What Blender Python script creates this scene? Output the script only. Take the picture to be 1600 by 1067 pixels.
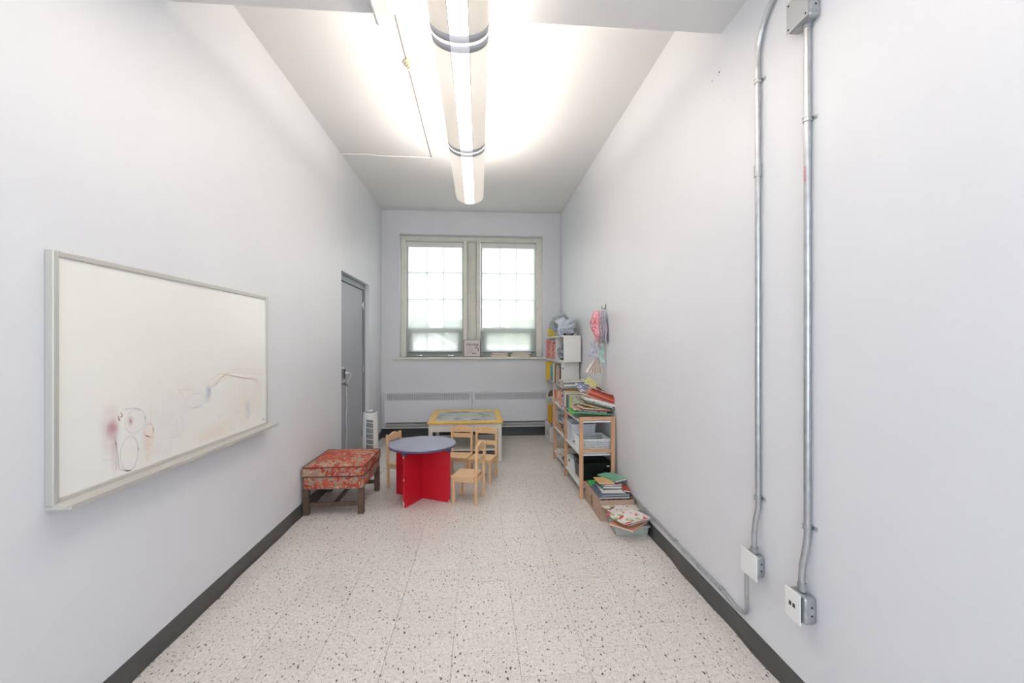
import bpy, bmesh, math, random
from mathutils import Vector, Matrix, Euler
random.seed(7)
PI = math.pi
R = math.radians
for o in list(bpy.data.objects): bpy.data.objects.remove(o)
scene = bpy.context.scene
C = scene.collection

# ------------------------------------------------------------------ camera, world, lights, exposure
PSI = math.atan(52/667)
cd = bpy.data.cameras.new('camera'); cam = bpy.data.objects.new('camera', cd); C.objects.link(cam)
cd.sensor_width = 36; cd.lens = 667/1600*36; cd.clip_start = .02; cd.clip_end = 500
cd.shift_y = 3.5/1600
cam.location = (0, 0, 1.46); cam.rotation_euler = (PI/2, 0, -PSI)
scene.camera = cam

w = bpy.data.worlds.new('overcast'); scene.world = w; w.use_nodes = True
bg = w.node_tree.nodes['Background']; bg.inputs[0].default_value = (.93, .97, 1, 1); bg.inputs[1].default_value = 3.4

scene.view_settings.view_transform = 'Standard'; scene.view_settings.look = 'None'
scene.view_settings.gamma = 1; scene.view_settings.use_curve_mapping = False
scene.view_settings.exposure = 0.36

def area(name, loc, rot, sx, sy, power, col):
    l = bpy.data.lights.new(name, 'AREA'); l.shape = 'RECTANGLE'; l.size = sx; l.size_y = sy
    l.energy = power; l.color = col
    o = bpy.data.objects.new(name, l); C.objects.link(o); o.location = loc; o.rotation_euler = rot
    return o
# added cool fill light behind the camera, unseen; the wall there has no window
area('rear_fill_light', (-.1, -2.85, 1.75), (R(90), 0, 0), 2.5, 2.2, 60, (.80, .91, 1))
UPL = 11.5    # watts of the up-light inside each fixture unit
LENS = 6.5    # glow of the lens under each fixture unit

# ------------------------------------------------------------------ helpers
def lin(r, g, b):
    f = lambda c: (c/255/12.92) if c/255 <= .04045 else ((c/255+.055)/1.055)**2.4
    return (f(r), f(g), f(b), 1)
MATS = {}
def mat(name, col, rough=.6, metal=0, var=0, vscale=8, bump=0, bscale=200, spec=.5, emit=0, alpha=None, trans=0, coat=0):
    if name in MATS: return MATS[name]
    m = bpy.data.materials.new(name); m.use_nodes = True; nt = m.node_tree; b = nt.nodes['Principled BSDF']
    c = lin(*col)
    b.inputs['Base Color'].default_value = c; b.inputs['Roughness'].default_value = rough
    b.inputs['Metallic'].default_value = metal; b.inputs['Specular IOR Level'].default_value = spec
    if coat: b.inputs['Coat Weight'].default_value = coat; b.inputs['Coat Roughness'].default_value = .08
    if emit: b.inputs['Emission Color'].default_value = c; b.inputs['Emission Strength'].default_value = emit
    if trans: b.inputs['Transmission Weight'].default_value = trans
    if alpha is not None: b.inputs['Alpha'].default_value = alpha
    if var or bump:
        tc = nt.nodes.new('ShaderNodeTexCoord')
    if var:
        n = nt.nodes.new('ShaderNodeTexNoise'); n.inputs['Scale'].default_value = vscale; n.inputs['Detail'].default_value = 4
        r = nt.nodes.new('ShaderNodeValToRGB')
        r.color_ramp.elements[0].position = .3; r.color_ramp.elements[1].position = .7
        r.color_ramp.elements[0].color = tuple(x*(1-var) for x in c[:3])+(1,)
        r.color_ramp.elements[1].color = tuple(min(1, x*(1+var)) for x in c[:3])+(1,)
        nt.links.new(tc.outputs['Object'], n.inputs['Vector']); nt.links.new(n.outputs['Fac'], r.inputs[0]); nt.links.new(r.outputs[0], b.inputs['Base Color'])
    if bump:
        n2 = nt.nodes.new('ShaderNodeTexNoise'); n2.inputs['Scale'].default_value = bscale; n2.inputs['Detail'].default_value = 3
        bp = nt.nodes.new('ShaderNodeBump'); bp.inputs['Strength'].default_value = bump; bp.inputs['Distance'].default_value = .002
        nt.links.new(tc.outputs['Object'], n2.inputs['Vector']); nt.links.new(n2.outputs['Fac'], bp.inputs['Height']); nt.links.new(bp.outputs[0], b.inputs['Normal'])
    MATS[name] = m; return m

class MB:
    def __init__(s): s.bm = bmesh.new()
    def box(s, x0, x1, y0, y1, z0, z1, bev=0, M=None):
        r = bmesh.ops.create_cube(s.bm, size=1); vs = r['verts']
        for v in vs: v.co = Vector((x0+(v.co.x+.5)*(x1-x0), y0+(v.co.y+.5)*(y1-y0), z0+(v.co.z+.5)*(z1-z0)))
        if bev:
            es = list({e for v in vs for e in v.link_edges})
            g = bmesh.ops.bevel(s.bm, geom=es, offset=bev, segments=2, affect='EDGES', profile=.5); vs = list({v for f in g['faces'] for v in f.verts} | {v for v in vs if v.is_valid})
        if M is not None: bmesh.ops.transform(s.bm, matrix=M, verts=[v for v in vs if v.is_valid])
        return s
    def prism(s, pts, a, b, axis='x'):
        # polygon in the plane across axis, extruded from a to b
        def mk(p, t):
            if axis == 'x': return (t, p[0], p[1])
            if axis == 'y': return (p[0], t, p[1])
            return (p[0], p[1], t)
        A = [s.bm.verts.new(mk(p, a)) for p in pts]; B = [s.bm.verts.new(mk(p, b)) for p in pts]
        s.bm.faces.new(A); s.bm.faces.new(B[::-1]); n = len(pts)
        for i in range(n): s.bm.faces.new((A[i], B[i], B[(i+1) % n], A[(i+1) % n]))
        return s
    def tube(s, path, r, seg=10, caps=True):
        P = [Vector(p) for p in path]; rings = []; up = None
        for i, p in enumerate(P):
            t = (P[min(i+1, len(P)-1)]-P[max(i-1, 0)]).normalized()
            if up is None: up = Vector((0, 0, 1)) if abs(t.z) < .9 else Vector((1, 0, 0))
            n = (up - t*up.dot(t)).normalized(); bn = t.cross(n); up = n
            rr = r[i] if isinstance(r, (list, tuple)) else r
            rings.append([s.bm.verts.new(p+n*math.cos(2*PI*k/seg)*rr+bn*math.sin(2*PI*k/seg)*rr) for k in range(seg)])
        for a, b in zip(rings, rings[1:]):
            for k in range(seg): s.bm.faces.new((a[k], a[(k+1) % seg], b[(k+1) % seg], b[k]))
        if caps: s.bm.faces.new(rings[0][::-1]); s.bm.faces.new(rings[-1])
        return s
    def lathe(s, prof, seg=32, c=(0, 0, 0), sx=1, sy=1, M=None):
        rings = []; allv = []
        for r, z in prof:
            if r < 1e-6: v = [s.bm.verts.new((c[0], c[1], c[2]+z))]
            else: v = [s.bm.verts.new((c[0]+r*sx*math.cos(2*PI*k/seg), c[1]+r*sy*math.sin(2*PI*k/seg), c[2]+z)) for k in range(seg)]
            rings.append(v); allv += v
        for a, b in zip(rings, rings[1:]):
            for k in range(seg):
                k2 = (k+1) % seg
                if len(a) == 1 and len(b) > 1: s.bm.faces.new((a[0], b[k], b[k2]))
                elif len(b) == 1 and len(a) > 1: s.bm.faces.new((a[k], b[0], a[k2]))
                elif len(a) > 1: s.bm.faces.new((a[k], a[k2], b[k2], b[k]))
        if len(rings[0]) > 1: s.bm.faces.new(rings[0][::-1])
        if len(rings[-1]) > 1: s.bm.faces.new(rings[-1])
        if M is not None: bmesh.ops.transform(s.bm, matrix=M, verts=allv)
        return s
    def grid(s, f, nu, nv, thick=0):
        V = [[s.bm.verts.new(f(i/nu, j/nv)) for j in range(nv+1)] for i in range(nu+1)]
        for i in range(nu):
            for j in range(nv): s.bm.faces.new((V[i][j], V[i+1][j], V[i+1][j+1], V[i][j+1]))
        return s
    def build(s, name, m, parent=None, loc=None, rot=None, smooth=False, solid=0, kind=None):
        bmesh.ops.recalc_face_normals(s.bm, faces=s.bm.faces)
        me = bpy.data.meshes.new(name); s.bm.to_mesh(me); s.bm.free()
        if m: me.materials.append(m)
        if smooth:
            for p in me.polygons: p.use_smooth = True
            me.set_sharp_from_angle(angle=R(40))
        o = bpy.data.objects.new(name, me); C.objects.link(o)
        if parent: o.parent = parent
        if loc: o.location = loc
        if rot: o.rotation_euler = rot
        if solid:
            md = o.modifiers.new('solid', 'SOLIDIFY'); md.thickness = solid
        if kind: o['kind'] = kind
        return o
def tag(o, label, cat, group=None, kind=None):
    o['label'] = label; o['category'] = cat
    if group: o['group'] = group
    if kind: o['kind'] = kind
    return o
def thing(name, label, cat, loc=(0, 0, 0), rz=0, group=None):
    o = bpy.data.objects.new(name, None); C.objects.link(o); o.location = loc; o.rotation_euler = (0, 0, rz)
    o.empty_display_size = .05
    return tag(o, label, cat, group)
def struct_empty(name, loc=(0, 0, 0)):
    o = bpy.data.objects.new(name, None); C.objects.link(o); o.location = loc; o['kind'] = 'structure'; return o
def struct(mb, name, m, **k):
    o = mb.build(name, m, **k); o['kind'] = 'structure'; return o
def copy_tree(o, parent=None):
    c = o.copy(); C.objects.link(c)
    if parent: c.parent = parent
    for ch in list(o.children): copy_tree(ch, c)
    return c
def smooth_path(P, n=6):
    P = [Vector(p) for p in P]; out = []
    for i in range(len(P)-1):
        a = P[max(i-1, 0)]; b = P[i]; c = P[i+1]; d = P[min(i+2, len(P)-1)]
        for k in range(n):
            t = k/n
            out.append(.5*((2*b)+(c-a)*t+(2*a-5*b+4*c-d)*t*t+(3*b-a-3*c+d)*t**3))
    out.append(P[-1]); return out

XL, XR, YB, YF = -1.51, 1.31, 6.79, -3.0
ZC, ZL, YD = 3.55, 3.14, 2.22

# ------------------------------------------------------------------ materials
def wall_mat(name, col):
    return mat(name, col, rough=.42, var=.015, vscale=1.5, bump=.12, bscale=90, spec=.35)
m_wall = wall_mat('wall_paint', (226, 227, 231))
m_wallb = wall_mat('back_wall_paint', (222, 222, 226))
m_ceil = mat('ceiling_paint', (232, 231, 230), rough=.8, var=.01, vscale=1)
m_base = mat('black_vinyl_base', (76, 76, 74), rough=.32, var=.1, vscale=6)
m_white = mat('white_paint', (228, 226, 222), rough=.4)
m_cream = mat('cream_window_paint', (230, 228, 216), rough=.45, var=.05, vscale=10)
m_sash = mat('grey_sash', (178, 180, 176), rough=.45)
m_galv = mat('galvanised_steel', (188, 190, 192), rough=.34, metal=.85, var=.12, vscale=30)
m_galv2 = mat('cast_box_steel', (176, 178, 180), rough=.42, metal=.7, var=.15, vscale=40)
m_plate = mat('white_plastic_plate', (238, 238, 236), rough=.35)
m_black = mat('black_plastic', (24, 24, 24), rough=.4)
m_dark = mat('dark_gap', (30, 30, 30), rough=.8)
m_doorg = mat('grey_door_paint', (166, 168, 175), rough=.42, var=.03, vscale=3)
m_frameg = mat('grey_frame_paint', (134, 138, 145), rough=.42)
m_chrome = mat('satin_chrome', (200, 198, 194), rough=.25, metal=.9)
m_alu = mat('board_aluminium', (205, 203, 197), rough=.4, metal=.35)
m_red = mat('red_laminate', (208, 26, 46), rough=.32, var=.06, vscale=3)
m_purple = mat('grey_violet_table_top', (146, 149, 170), rough=.4, var=.07, vscale=6)
m_purpled = mat('violet_edge', (84, 80, 112), rough=.45)
m_yel = mat('yellow_stained_wood', (232, 190, 92), rough=.35, var=.06, vscale=8)
m_offw = mat('off_white_lacquer', (226, 220, 210), rough=.4)
m_fanw = mat('white_fan_plastic', (222, 222, 220), rough=.35)
m_fang = mat('grey_fan_grille', (128, 130, 134), rough=.5)
m_walnut = mat('dark_stained_legs', (98, 76, 64), rough=.4, var=.2, vscale=14)
m_bin = mat('frosted_plastic', (222, 226, 232), rough=.4)
m_basket = mat('white_basket_plastic', (235, 236, 238), rough=.4)
m_blackbin = mat('black_bin_plastic', (20, 23, 23), rough=.35)
m_card = mat('kraft_cardboard', (186, 156, 136), rough=.85, var=.05, vscale=12)
m_pages = mat('book_pages', (232, 226, 214), rough=.8)

def wood(name, c1, c2, scale=9, axis=2, rough=.42):
    m = bpy.data.materials.new(name); m.use_nodes = True; nt = m.node_tree; b = nt.nodes['Principled BSDF']
    tc = nt.nodes.new('ShaderNodeTexCoord'); mp = nt.nodes.new('ShaderNodeMapping')
    sc = [scale*3]*3; sc[axis] = scale*.25; mp.inputs['Scale'].default_value = sc
    n = nt.nodes.new('ShaderNodeTexNoise'); n.inputs['Scale'].default_value = 2.5; n.inputs['Detail'].default_value = 5; n.inputs['Distortion'].default_value = .6
    r = nt.nodes.new('ShaderNodeValToRGB'); r.color_ramp.elements[0].position = .3; r.color_ramp.elements[1].position = .7
    r.color_ramp.elements[0].color = lin(*c1); r.color_ramp.elements[1].color = lin(*c2)
    nt.links.new(tc.outputs['Object'], mp.inputs[0]); nt.links.new(mp.outputs[0], n.inputs['Vector']); nt.links.new(n.outputs['Fac'], r.inputs[0]); nt.links.new(r.outputs[0], b.inputs['Base Color'])
    b.inputs['Roughness'].default_value = rough
    return m
m_beech_v = wood('beech_upright', (218, 172, 128), (238, 200, 156), 7, 2)
m_beech_h = wood('beech_flat', (220, 176, 130), (240, 204, 160), 7, 1)
m_pine_v = wood('pine_upright', (196, 146, 112), (222, 176, 142), 6, 2, .5)
m_pine_h = wood('pine_rail', (198, 148, 114), (222, 178, 144), 6, 0, .5)

def floor_mat():
    m = bpy.data.materials.new('vinyl_composition_tile'); m.use_nodes = True; nt = m.node_tree; N = nt.nodes; L = nt.links; b = N['Principled BSDF']
    geo = N.new('ShaderNodeNewGeometry'); oi = N.new('ShaderNodeObjectInfo')
    def chips(scale, thr, sy, off, rot):
        mp = N.new('ShaderNodeMapping'); mp.inputs['Scale'].default_value = (1, sy, 1); mp.inputs['Location'].default_value = (off, off*.7, 0); mp.inputs['Rotation'].default_value = (0, 0, rot)
        L.new(geo.outputs['Position'], mp.inputs[0])
        v = N.new('ShaderNodeTexVoronoi'); v.inputs['Scale'].default_value = scale; v.inputs['Randomness'].default_value = 1; v.voronoi_dimensions = '2D'
        nz = N.new('ShaderNodeTexNoise'); nz.inputs['Scale'].default_value = 160; L.new(mp.outputs[0], nz.inputs['Vector'])
        mx = N.new('ShaderNodeMix'); mx.data_type = 'RGBA'; mx.blend_type = 'LINEAR_LIGHT'; mx.inputs[0].default_value = .004
        L.new(mp.outputs[0], mx.inputs[6]); L.new(nz.outputs['Color'], mx.inputs[7]); L.new(mx.outputs[2], v.inputs['Vector'])
        # chip radius differs per cell
        sp = N.new('ShaderNodeSeparateColor'); L.new(v.outputs['Color'], sp.inputs[0])
        th = N.new('ShaderNodeMath'); th.operation = 'MULTIPLY'; L.new(sp.outputs[0], th.inputs[0]); L.new(sp.outputs[1], th.inputs[1])
        t2 = N.new('ShaderNodeMath'); t2.operation = 'MULTIPLY'; L.new(th.outputs[0], t2.inputs[0]); t2.inputs[1].default_value = thr
        c = N.new('ShaderNodeMath'); c.operation = 'LESS_THAN'; L.new(v.outputs['Distance'], c.inputs[0]); L.new(t2.outputs[0], c.inputs[1])
        return c, sp
    base = N.new('ShaderNodeTexNoise'); base.inputs['Scale'].default_value = 60; base.inputs['Detail'].default_value = 6; L.new(geo.outputs['Position'], base.inputs['Vector'])
    r = N.new('ShaderNodeValToRGB'); e = r.color_ramp.elements; e[0].position = .35; e[1].position = .62
    e[0].color = lin(212, 204, 199); e[1].color = lin(230, 223, 218); L.new(base.outputs['Fac'], r.inputs[0])
    big = N.new('ShaderNodeTexNoise'); big.inputs['Scale'].default_value = 1.1; big.inputs['Detail'].default_value = 2; L.new(geo.outputs['Position'], big.inputs['Vector'])
    col = r.outputs[0]
    def over(col, fac, c):
        mx = N.new('ShaderNodeMix'); mx.data_type = 'RGBA'; L.new(fac, mx.inputs[0]); L.new(col, mx.inputs[6]); mx.inputs[7].default_value = c; return mx.outputs[2]
    c1, _ = chips(110, .45, .6, 3.1, .5); col = over(col, c1.outputs[0], lin(198, 190, 182))
    c2, _ = chips(95, .5, .6, 9.7, -.4); col = over(col, c2.outputs[0], lin(236, 230, 222))
    c3, _ = chips(58, .27, .6, 1.7, .3); col = over(col, c3.outputs[0], lin(140, 134, 128))
    c4, _ = chips(40, .22, .55, 5.3, -.3); col = over(col, c4.outputs[0], lin(84, 80, 78))
    # tile to tile variation
    mr = N.new('ShaderNodeMapRange'); mr.inputs['To Min'].default_value = .965; mr.inputs['To Max'].default_value = 1.02; L.new(oi.outputs['Random'], mr.inputs['Value'])
    mul = N.new('ShaderNodeVectorMath'); mul.operation = 'SCALE'; L.new(col, mul.inputs[0]); L.new(mr.outputs[0], mul.inputs['Scale'])
    L.new(mul.outputs[0], b.inputs['Base Color'])
    rr = N.new('ShaderNodeMapRange'); rr.inputs['To Min'].default_value = .27; rr.inputs['To Max'].default_value = .36; L.new(big.outputs['Fac'], rr.inputs['Value']); L.new(rr.outputs[0], b.inputs['Roughness'])
    bp = N.new('ShaderNodeBump'); bp.inputs['Strength'].default_value = .1; bp.inputs['Distance'].default_value = .002
    nb = N.new('ShaderNodeTexNoise'); nb.inputs['Scale'].default_value = 9; L.new(geo.outputs['Position'], nb.inputs['Vector']); L.new(nb.outputs['Fac'], bp.inputs['Height']); L.new(bp.outputs[0], b.inputs['Normal'])
    b.inputs['Specular IOR Level'].default_value = .45
    return m
m_floor = floor_mat()
m_joint = mat('tile_joint_grime', (128, 120, 112), rough=.9)

# ------------------------------------------------------------------ room shell
T = .25
fl = struct(MB().box(XL-.30, XR+.05, YF-.05, YB+.05, -.12, -.006), 'floor', m_joint)
cols = [(-1.51, -1.364)]+[(-1.364+.31*k, -1.364+.31*(k+1)) for k in range(8)]+[(1.116, 1.31)]
cache = {}
TL = .3048; G = .0007
for ci, (x0, x1) in enumerate(cols):
    off = 2.32 + (TL/2 if ci % 2 == 0 else 0)
    k = math.floor((YF-off)/TL)
    while off+k*TL < YB:
        y0 = max(off+k*TL, YF); y1 = min(off+(k+1)*TL, YB); k += 1
        if y1-y0 < .01: continue
        key = (round(x1-x0, 4), round(y1-y0, 4))
        if key not in cache:
            hx = (x1-x0)/2-G; hy = (y1-y0)/2-G
            mb = MB(); mb.box(-hx, hx, -hy, hy, -.006, 0)
            t = mb.build('tile', m_floor, fl); cache[key] = t.data
        else:
            t = bpy.data.objects.new('tile', cache[key]); C.objects.link(t); t.parent = fl
        t.location = ((x0+x1)/2, (y0+y1)/2, -random.random()*.0003)

# left wall with the door opening Y 4.84-6.04, z 0-2.27
mb = MB(); mb.box(XL-T, XL, YF, 4.84, 0, ZC+.1).box(XL-T, XL, 6.04, YB+T, 0, ZC+.1).box(XL-T, XL, 4.84, 6.04, 2.27, ZC+.1)
mb.box(XL-T-.02, XL-T+.05, 4.8, 6.1, 0, 2.3)
struct(mb, 'wall_left', m_wall)
wr = struct(MB().box(XR, XR+T, YF, YB+T, 0, ZC+.1), 'wall_right', m_wall)
for y, z, s_ in ((2.236, 2.942, .011), (2.306, 2.936, .007), (2.245, 2.93, .005)):
    MB().lathe([(0, 0), (s_*.5, 0), (s_*.35, .001)], 8, M=Matrix.Rotation(-PI/2, 4, 'Y')).build('screw_hole', m_dark, wr, loc=(XR-.0006, y, z))
# back wall with the window opening
WX0, WX1, WZ0, WZ1 = -1.235, 1.03, 1.25, 3.185
mb = MB(); mb.box(XL, WX0, YB, YB+T, 0, ZC+.1).box(WX1, XR, YB, YB+T, 0, ZC+.1).box(WX0, WX1, YB, YB+T, 0, WZ0).box(WX0, WX1, YB, YB+T, WZ1, ZC+.1)
struct(mb, 'wall_back', m_wallb)
struct(MB().box(XL-T, XR+T, YF-T, YF, 0, ZC+.1), 'wall_front', m_wall)
struct(MB().box(XL, XR, YD, YB, ZC, ZC+.1), 'ceiling', m_ceil)
struct(MB().box(XL, XR, YF, YD, ZL, ZC+.1), 'ceiling', m_ceil)

# vinyl cove base, a wavy strip with a toe
def base_strip(name, p0, p1, nrm, wav, h=.095, m=None):
    p0 = Vector(p0); p1 = Vector(p1); nrm = Vector(nrm); L = (p1-p0).length; n = max(8, int(L/.04)); mb = MB(); d = (p1-p0).normalized()
    ph = random.random()*6
    prof = [(.0, 0), (.014, 0), (.013, .002), (.007, .007), (.0035, .016), (.0030, h-.002), (.001, h), (0, h)]
    rings = []
    for i in range(n+1):
        t = i/n*L; q = p0+d*t
        wv = wav*(.5+.5*math.sin(t*7.1+ph)*math.sin(t*2.3+1)+.2*math.sin(t*17))
        wv = max(0, wv)
        ring = []
        for j, (a, z) in enumerate(prof):
            k = 1 if 1 <= j <= 4 else (.35 if j == 5 else .0)
            ring.append(mb.bm.verts.new(q+nrm*(a+wv*k)+Vector((0, 0, z))))
        rings.append(ring)
    for a, b in zip(rings, rings[1:]):
        for j in range(len(prof)-1): mb.bm.faces.new((a[j], a[j+1], b[j+1], b[j]))
    mb.bm.faces.new(rings[0]); mb.bm.faces.new(rings[-1][::-1])
    return struct(mb, name, m or m_base, smooth=True)
base_strip('baseboard_left', (XL, YF, 0), (XL, 4.84, 0), (1, 0, 0), .010)
base_strip('baseboard_left', (XL, 6.04, 0), (XL, YB, 0), (1, 0, 0), .003)
base_strip('baseboard_right', (XR, YF, 0), (XR, YB, 0), (-1, 0, 0), .014)
base_strip('baseboard_back', (XL, YB, 0), (XR, YB, 0), (0, -1, 0), .0, .135, mat('near_black_vinyl_base', (44, 44, 45), rough=.4))
struct(MB().box(XL+.002, XR, YB-.012, YB, .136, .152), 'trim_1', m_white)

# ------------------------------------------------------------------ windows
YFm = 6.95
sill = MB(); sill.box(WX0-.1, WX1+.12, YB-.04, YB+.001, WZ0-.035, WZ0, .006).box(WX0, WX1, YB, YFm+.03, WZ0-.02, WZ0)
struct(sill, 'trim_2', m_cream)
# casing: outer jambs, head and the wide mullion with its raised strips
mb = MB()
mb.box(WX0, -1.157, 6.92, 7.03, WZ0, WZ1, .003).box(.937, WX1, 6.92, 7.03, WZ0, WZ1, .003)
mb.box(-1.157, .937, 6.92, 7.03, 3.105, WZ1, .003)
mb.box(WX0+.03, WX1-.03, 6.905, 6.922, 3.125, 3.16, .003)
struct(mb, 'trim_3', m_cream)
mb = MB(); mb.box(-.245, .027, 6.975, 7.03, WZ0, 3.105).box(-.245, -.185, 6.905, 6.976, WZ0, 3.12, .004).box(-.035, .027, 6.905, 6.976, WZ0, 3.12, .004).box(-.165, -.150, 6.945, 6.976, WZ0, 3.105).box(-.070, -.055, 6.945, 6.976, WZ0, 3.105)
struct(mb, 'trim_4', m_cream)

m_glass = bpy.data.materials.new('window_glass'); m_glass.use_nodes = True
nt = m_glass.node_tree; nt.nodes.clear(); o_ = nt.nodes.new('ShaderNodeOutputMaterial'); mx = nt.nodes.new('ShaderNodeMixShader'); mx.inputs[0].default_value = .08
a_ = nt.nodes.new('ShaderNodeBsdfTransparent'); g_ = nt.nodes.new('ShaderNodeBsdfGlossy'); g_.inputs['Roughness'].default_value = .03
nt.links.new(a_.outputs[0], mx.inputs[1]); nt.links.new(g_.outputs[0], mx.inputs[2]); nt.links.new(mx.outputs[0], o_.inputs[0])
m_shade = bpy.data.materials.new('sheer_shade_fabric'); m_shade.use_nodes = True
nt = m_shade.node_tree; nt.nodes.clear(); o_ = nt.nodes.new('ShaderNodeOutputMaterial')
mx = nt.nodes.new('ShaderNodeMixShader'); mx.inputs[0].default_value = .5
a_ = nt.nodes.new('ShaderNodeBsdfTransparent'); a_.inputs[0].default_value = (.97, .98, .97, 1)
mx2 = nt.nodes.new('ShaderNodeMixShader'); mx2.inputs[0].default_value = .7
d_ = nt.nodes.new('ShaderNodeBsdfDiffuse'); d_.inputs[0].default_value = (.8, .82, .8, 1); t_ = nt.nodes.new('ShaderNodeBsdfTranslucent'); t_.inputs[0].default_value = (.80, .83, .81, 1)
nt.links.new(d_.outputs[0], mx2.inputs[1]); nt.links.new(t_.outputs[0], mx2.inputs[2])
nt.links.new(a_.outputs[0], mx.inputs[1]); nt.links.new(mx2.outputs[0], mx.inputs[2]); nt.links.new(mx.outputs[0], o_.inputs[0])

def window(idx, x0, x1):
    w_ = struct_empty('window_%d' % idx, ((x0+x1)/2, 7.0, WZ0)); xo = (x0+x1)/2; W = (x1-x0)/2
    def b(name, m, *bx, bev=0):
        mb = MB()
        for q in bx: mb.box(q[0], q[1], q[2], q[3], q[4]-WZ0, q[5]-WZ0, bev)
        return mb.build(name, m, w_)
    b('frame', m_sash, (-W, -W+.028, -.03, .03, WZ0, 3.105), (W-.028, W, -.03, .03, WZ0, 3.105), (-W+.028, W-.028, -.03, .03, 3.07, 3.105), (-W+.028, W-.028, -.03, .03, WZ0, 1.285))
    # lower awning sash
    s_ = b('sash', m_sash, (-W+.032, -W+.10, -.02, .03, 1.285, 1.727), (W-.10, W-.032, -.02, .03, 1.285, 1.727), (-W+.10, W-.10, -.02, .03, 1.637, 1.727), (-W+.10, W-.10, -.02, .03, 1.285, 1.356))
    b('window_pane', m_glass, (-W+.10, W-.10, .004, .008, 1.356, 1.637))
    b('window_pane', m_glass, (-W+.028, W-.028, .004, .008, 1.727, 3.07))
    t3 = (2*W-.1)/3
    for k in (1, 2):
        x = -W+.05+t3*k
        b('muntin', m_white, (x-.011, x+.011, -.010, .004, 1.727, 3.07)); b('muntin', m_white, (x-.011, x+.011, -.010, .004, 1.356, 1.637))
    for z in (2.61, 2.18): b('muntin', m_white, (-W+.028, W-.028, -.010, .004, z-.011, z+.011))
    for x in (-W+.2, W-.2):
        mb = MB(); mb.box(x-.04, x+.04, -.055, -.03, 1.262-WZ0, 1.28-WZ0, .003); mb.tube([(x-.02, -.055, 1.272-WZ0), (x+.03, -.075, 1.285-WZ0), (x+.06, -.07, 1.265-WZ0)], .006, 6)
        mb.build('window_latch', m_chrome, w_)
    return w_
window(1, -1.155, -.247); window(2, .029, .935)
def shade(x0, x1, lab):
    t = thing('roller_shade', lab, 'window shade', ((x0+x1)/2, 6.935, 1.31)); W = (x1-x0)/2
    MB().box(-W, W, -.02, .02, 1.70, 1.775, .006).build('shade_cassette', m_white, t)
    MB().box(-W+.025, W-.01, .004, .0055, .02, 1.71).build('shade_fabric', m_shade, t)
    MB().box(-W+.025, W-.01, -.003, .012, 0, .022, .003).build('hem_bar', mat('hem_bar_grey', (120, 128, 134), rough=.4), t)
shade(-1.153, -.249, 'sheer white roller shade pulled down over the left window')
shade(.031, .933, 'sheer white roller shade pulled down over the right window')

# framed quote print and folders on the sill
def text_mesh(body, size, loc, rot, m, parent, name, ext=.0004, shear=0):
    cu = bpy.data.curves.new(name, 'FONT'); cu.body = body; cu.size = size; cu.extrude = ext; cu.align_x = 'CENTER'; cu.align_y = 'CENTER'; cu.shear = shear
    o = bpy.data.objects.new(name, cu); me = bpy.data.meshes.new_from_object(o); bpy.data.objects.remove(o)
    me.materials.clear(); me.materials.append(m)
    p = bpy.data.objects.new(name, me); C.objects.link(p); p.parent = parent; p.location = loc; p.rotation_euler = rot
    return p
m_ink = mat('black_ink', (40, 36, 36), rough=.7); m_inkg = mat('grey_ink', (140, 130, 130), rough=.7)
pf = thing('framed_print', 'square framed quote print with a dark flower sprig leaning between the windows', 'picture', (-.104, 6.80, 1.252)); pf.rotation_euler = (R(-5), 0, 0)
MB().box(-.135, .135, 0, .012, 0, .275, .002).build('frame', mat('rosewood_thin_frame', (120, 92, 84), rough=.5), pf)
MB().box(-.126, .126, -.002, 0, .009, .266).build('print', mat('pale_pink_paper', (226, 214, 212), rough=.6), pf)
text_mesh('Home', .075, (-.005, -.0025, .195), (PI/2, 0, 0), m_ink, pf, 'script_lettering', shear=.35)
mb = MB()
for k, (wd, z) in enumerate(((.12, .135), (.1, .118), (.12, .10), (.08, .083), (.1, .066))): mb.box(-.03-wd/2, -.03+wd/2, -.003, -.0018, z, z+.003)
mb.build('small_print_lines', m_inkg, pf)
mb = MB()
for (x, z, a, l) in ((.06, .145, -25, .05), (.095, .125, -50, .05), (.10, .10, -70, .04), (.09, .18, 20, .03), (.11, .165, 50, .03), (.075, .165, 100, .02), (.02, .055, 20, .05), (.055, .05, 40, .04)):
    d = Vector((math.cos(R(a)), math.sin(R(a)))); n = Vector((-d.y, d.x)); p = Vector((x, z))
    pts = [p-d*l/2, p+n*l*.17, p+d*l/2, p-n*l*.17]
    mb.prism([(max(-.125, min(.125, q.x)), q.y) for q in pts], -.0035, -.0018, 'y')
mb.build('flower_sprig', m_ink, pf, kind='stuff')

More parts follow.
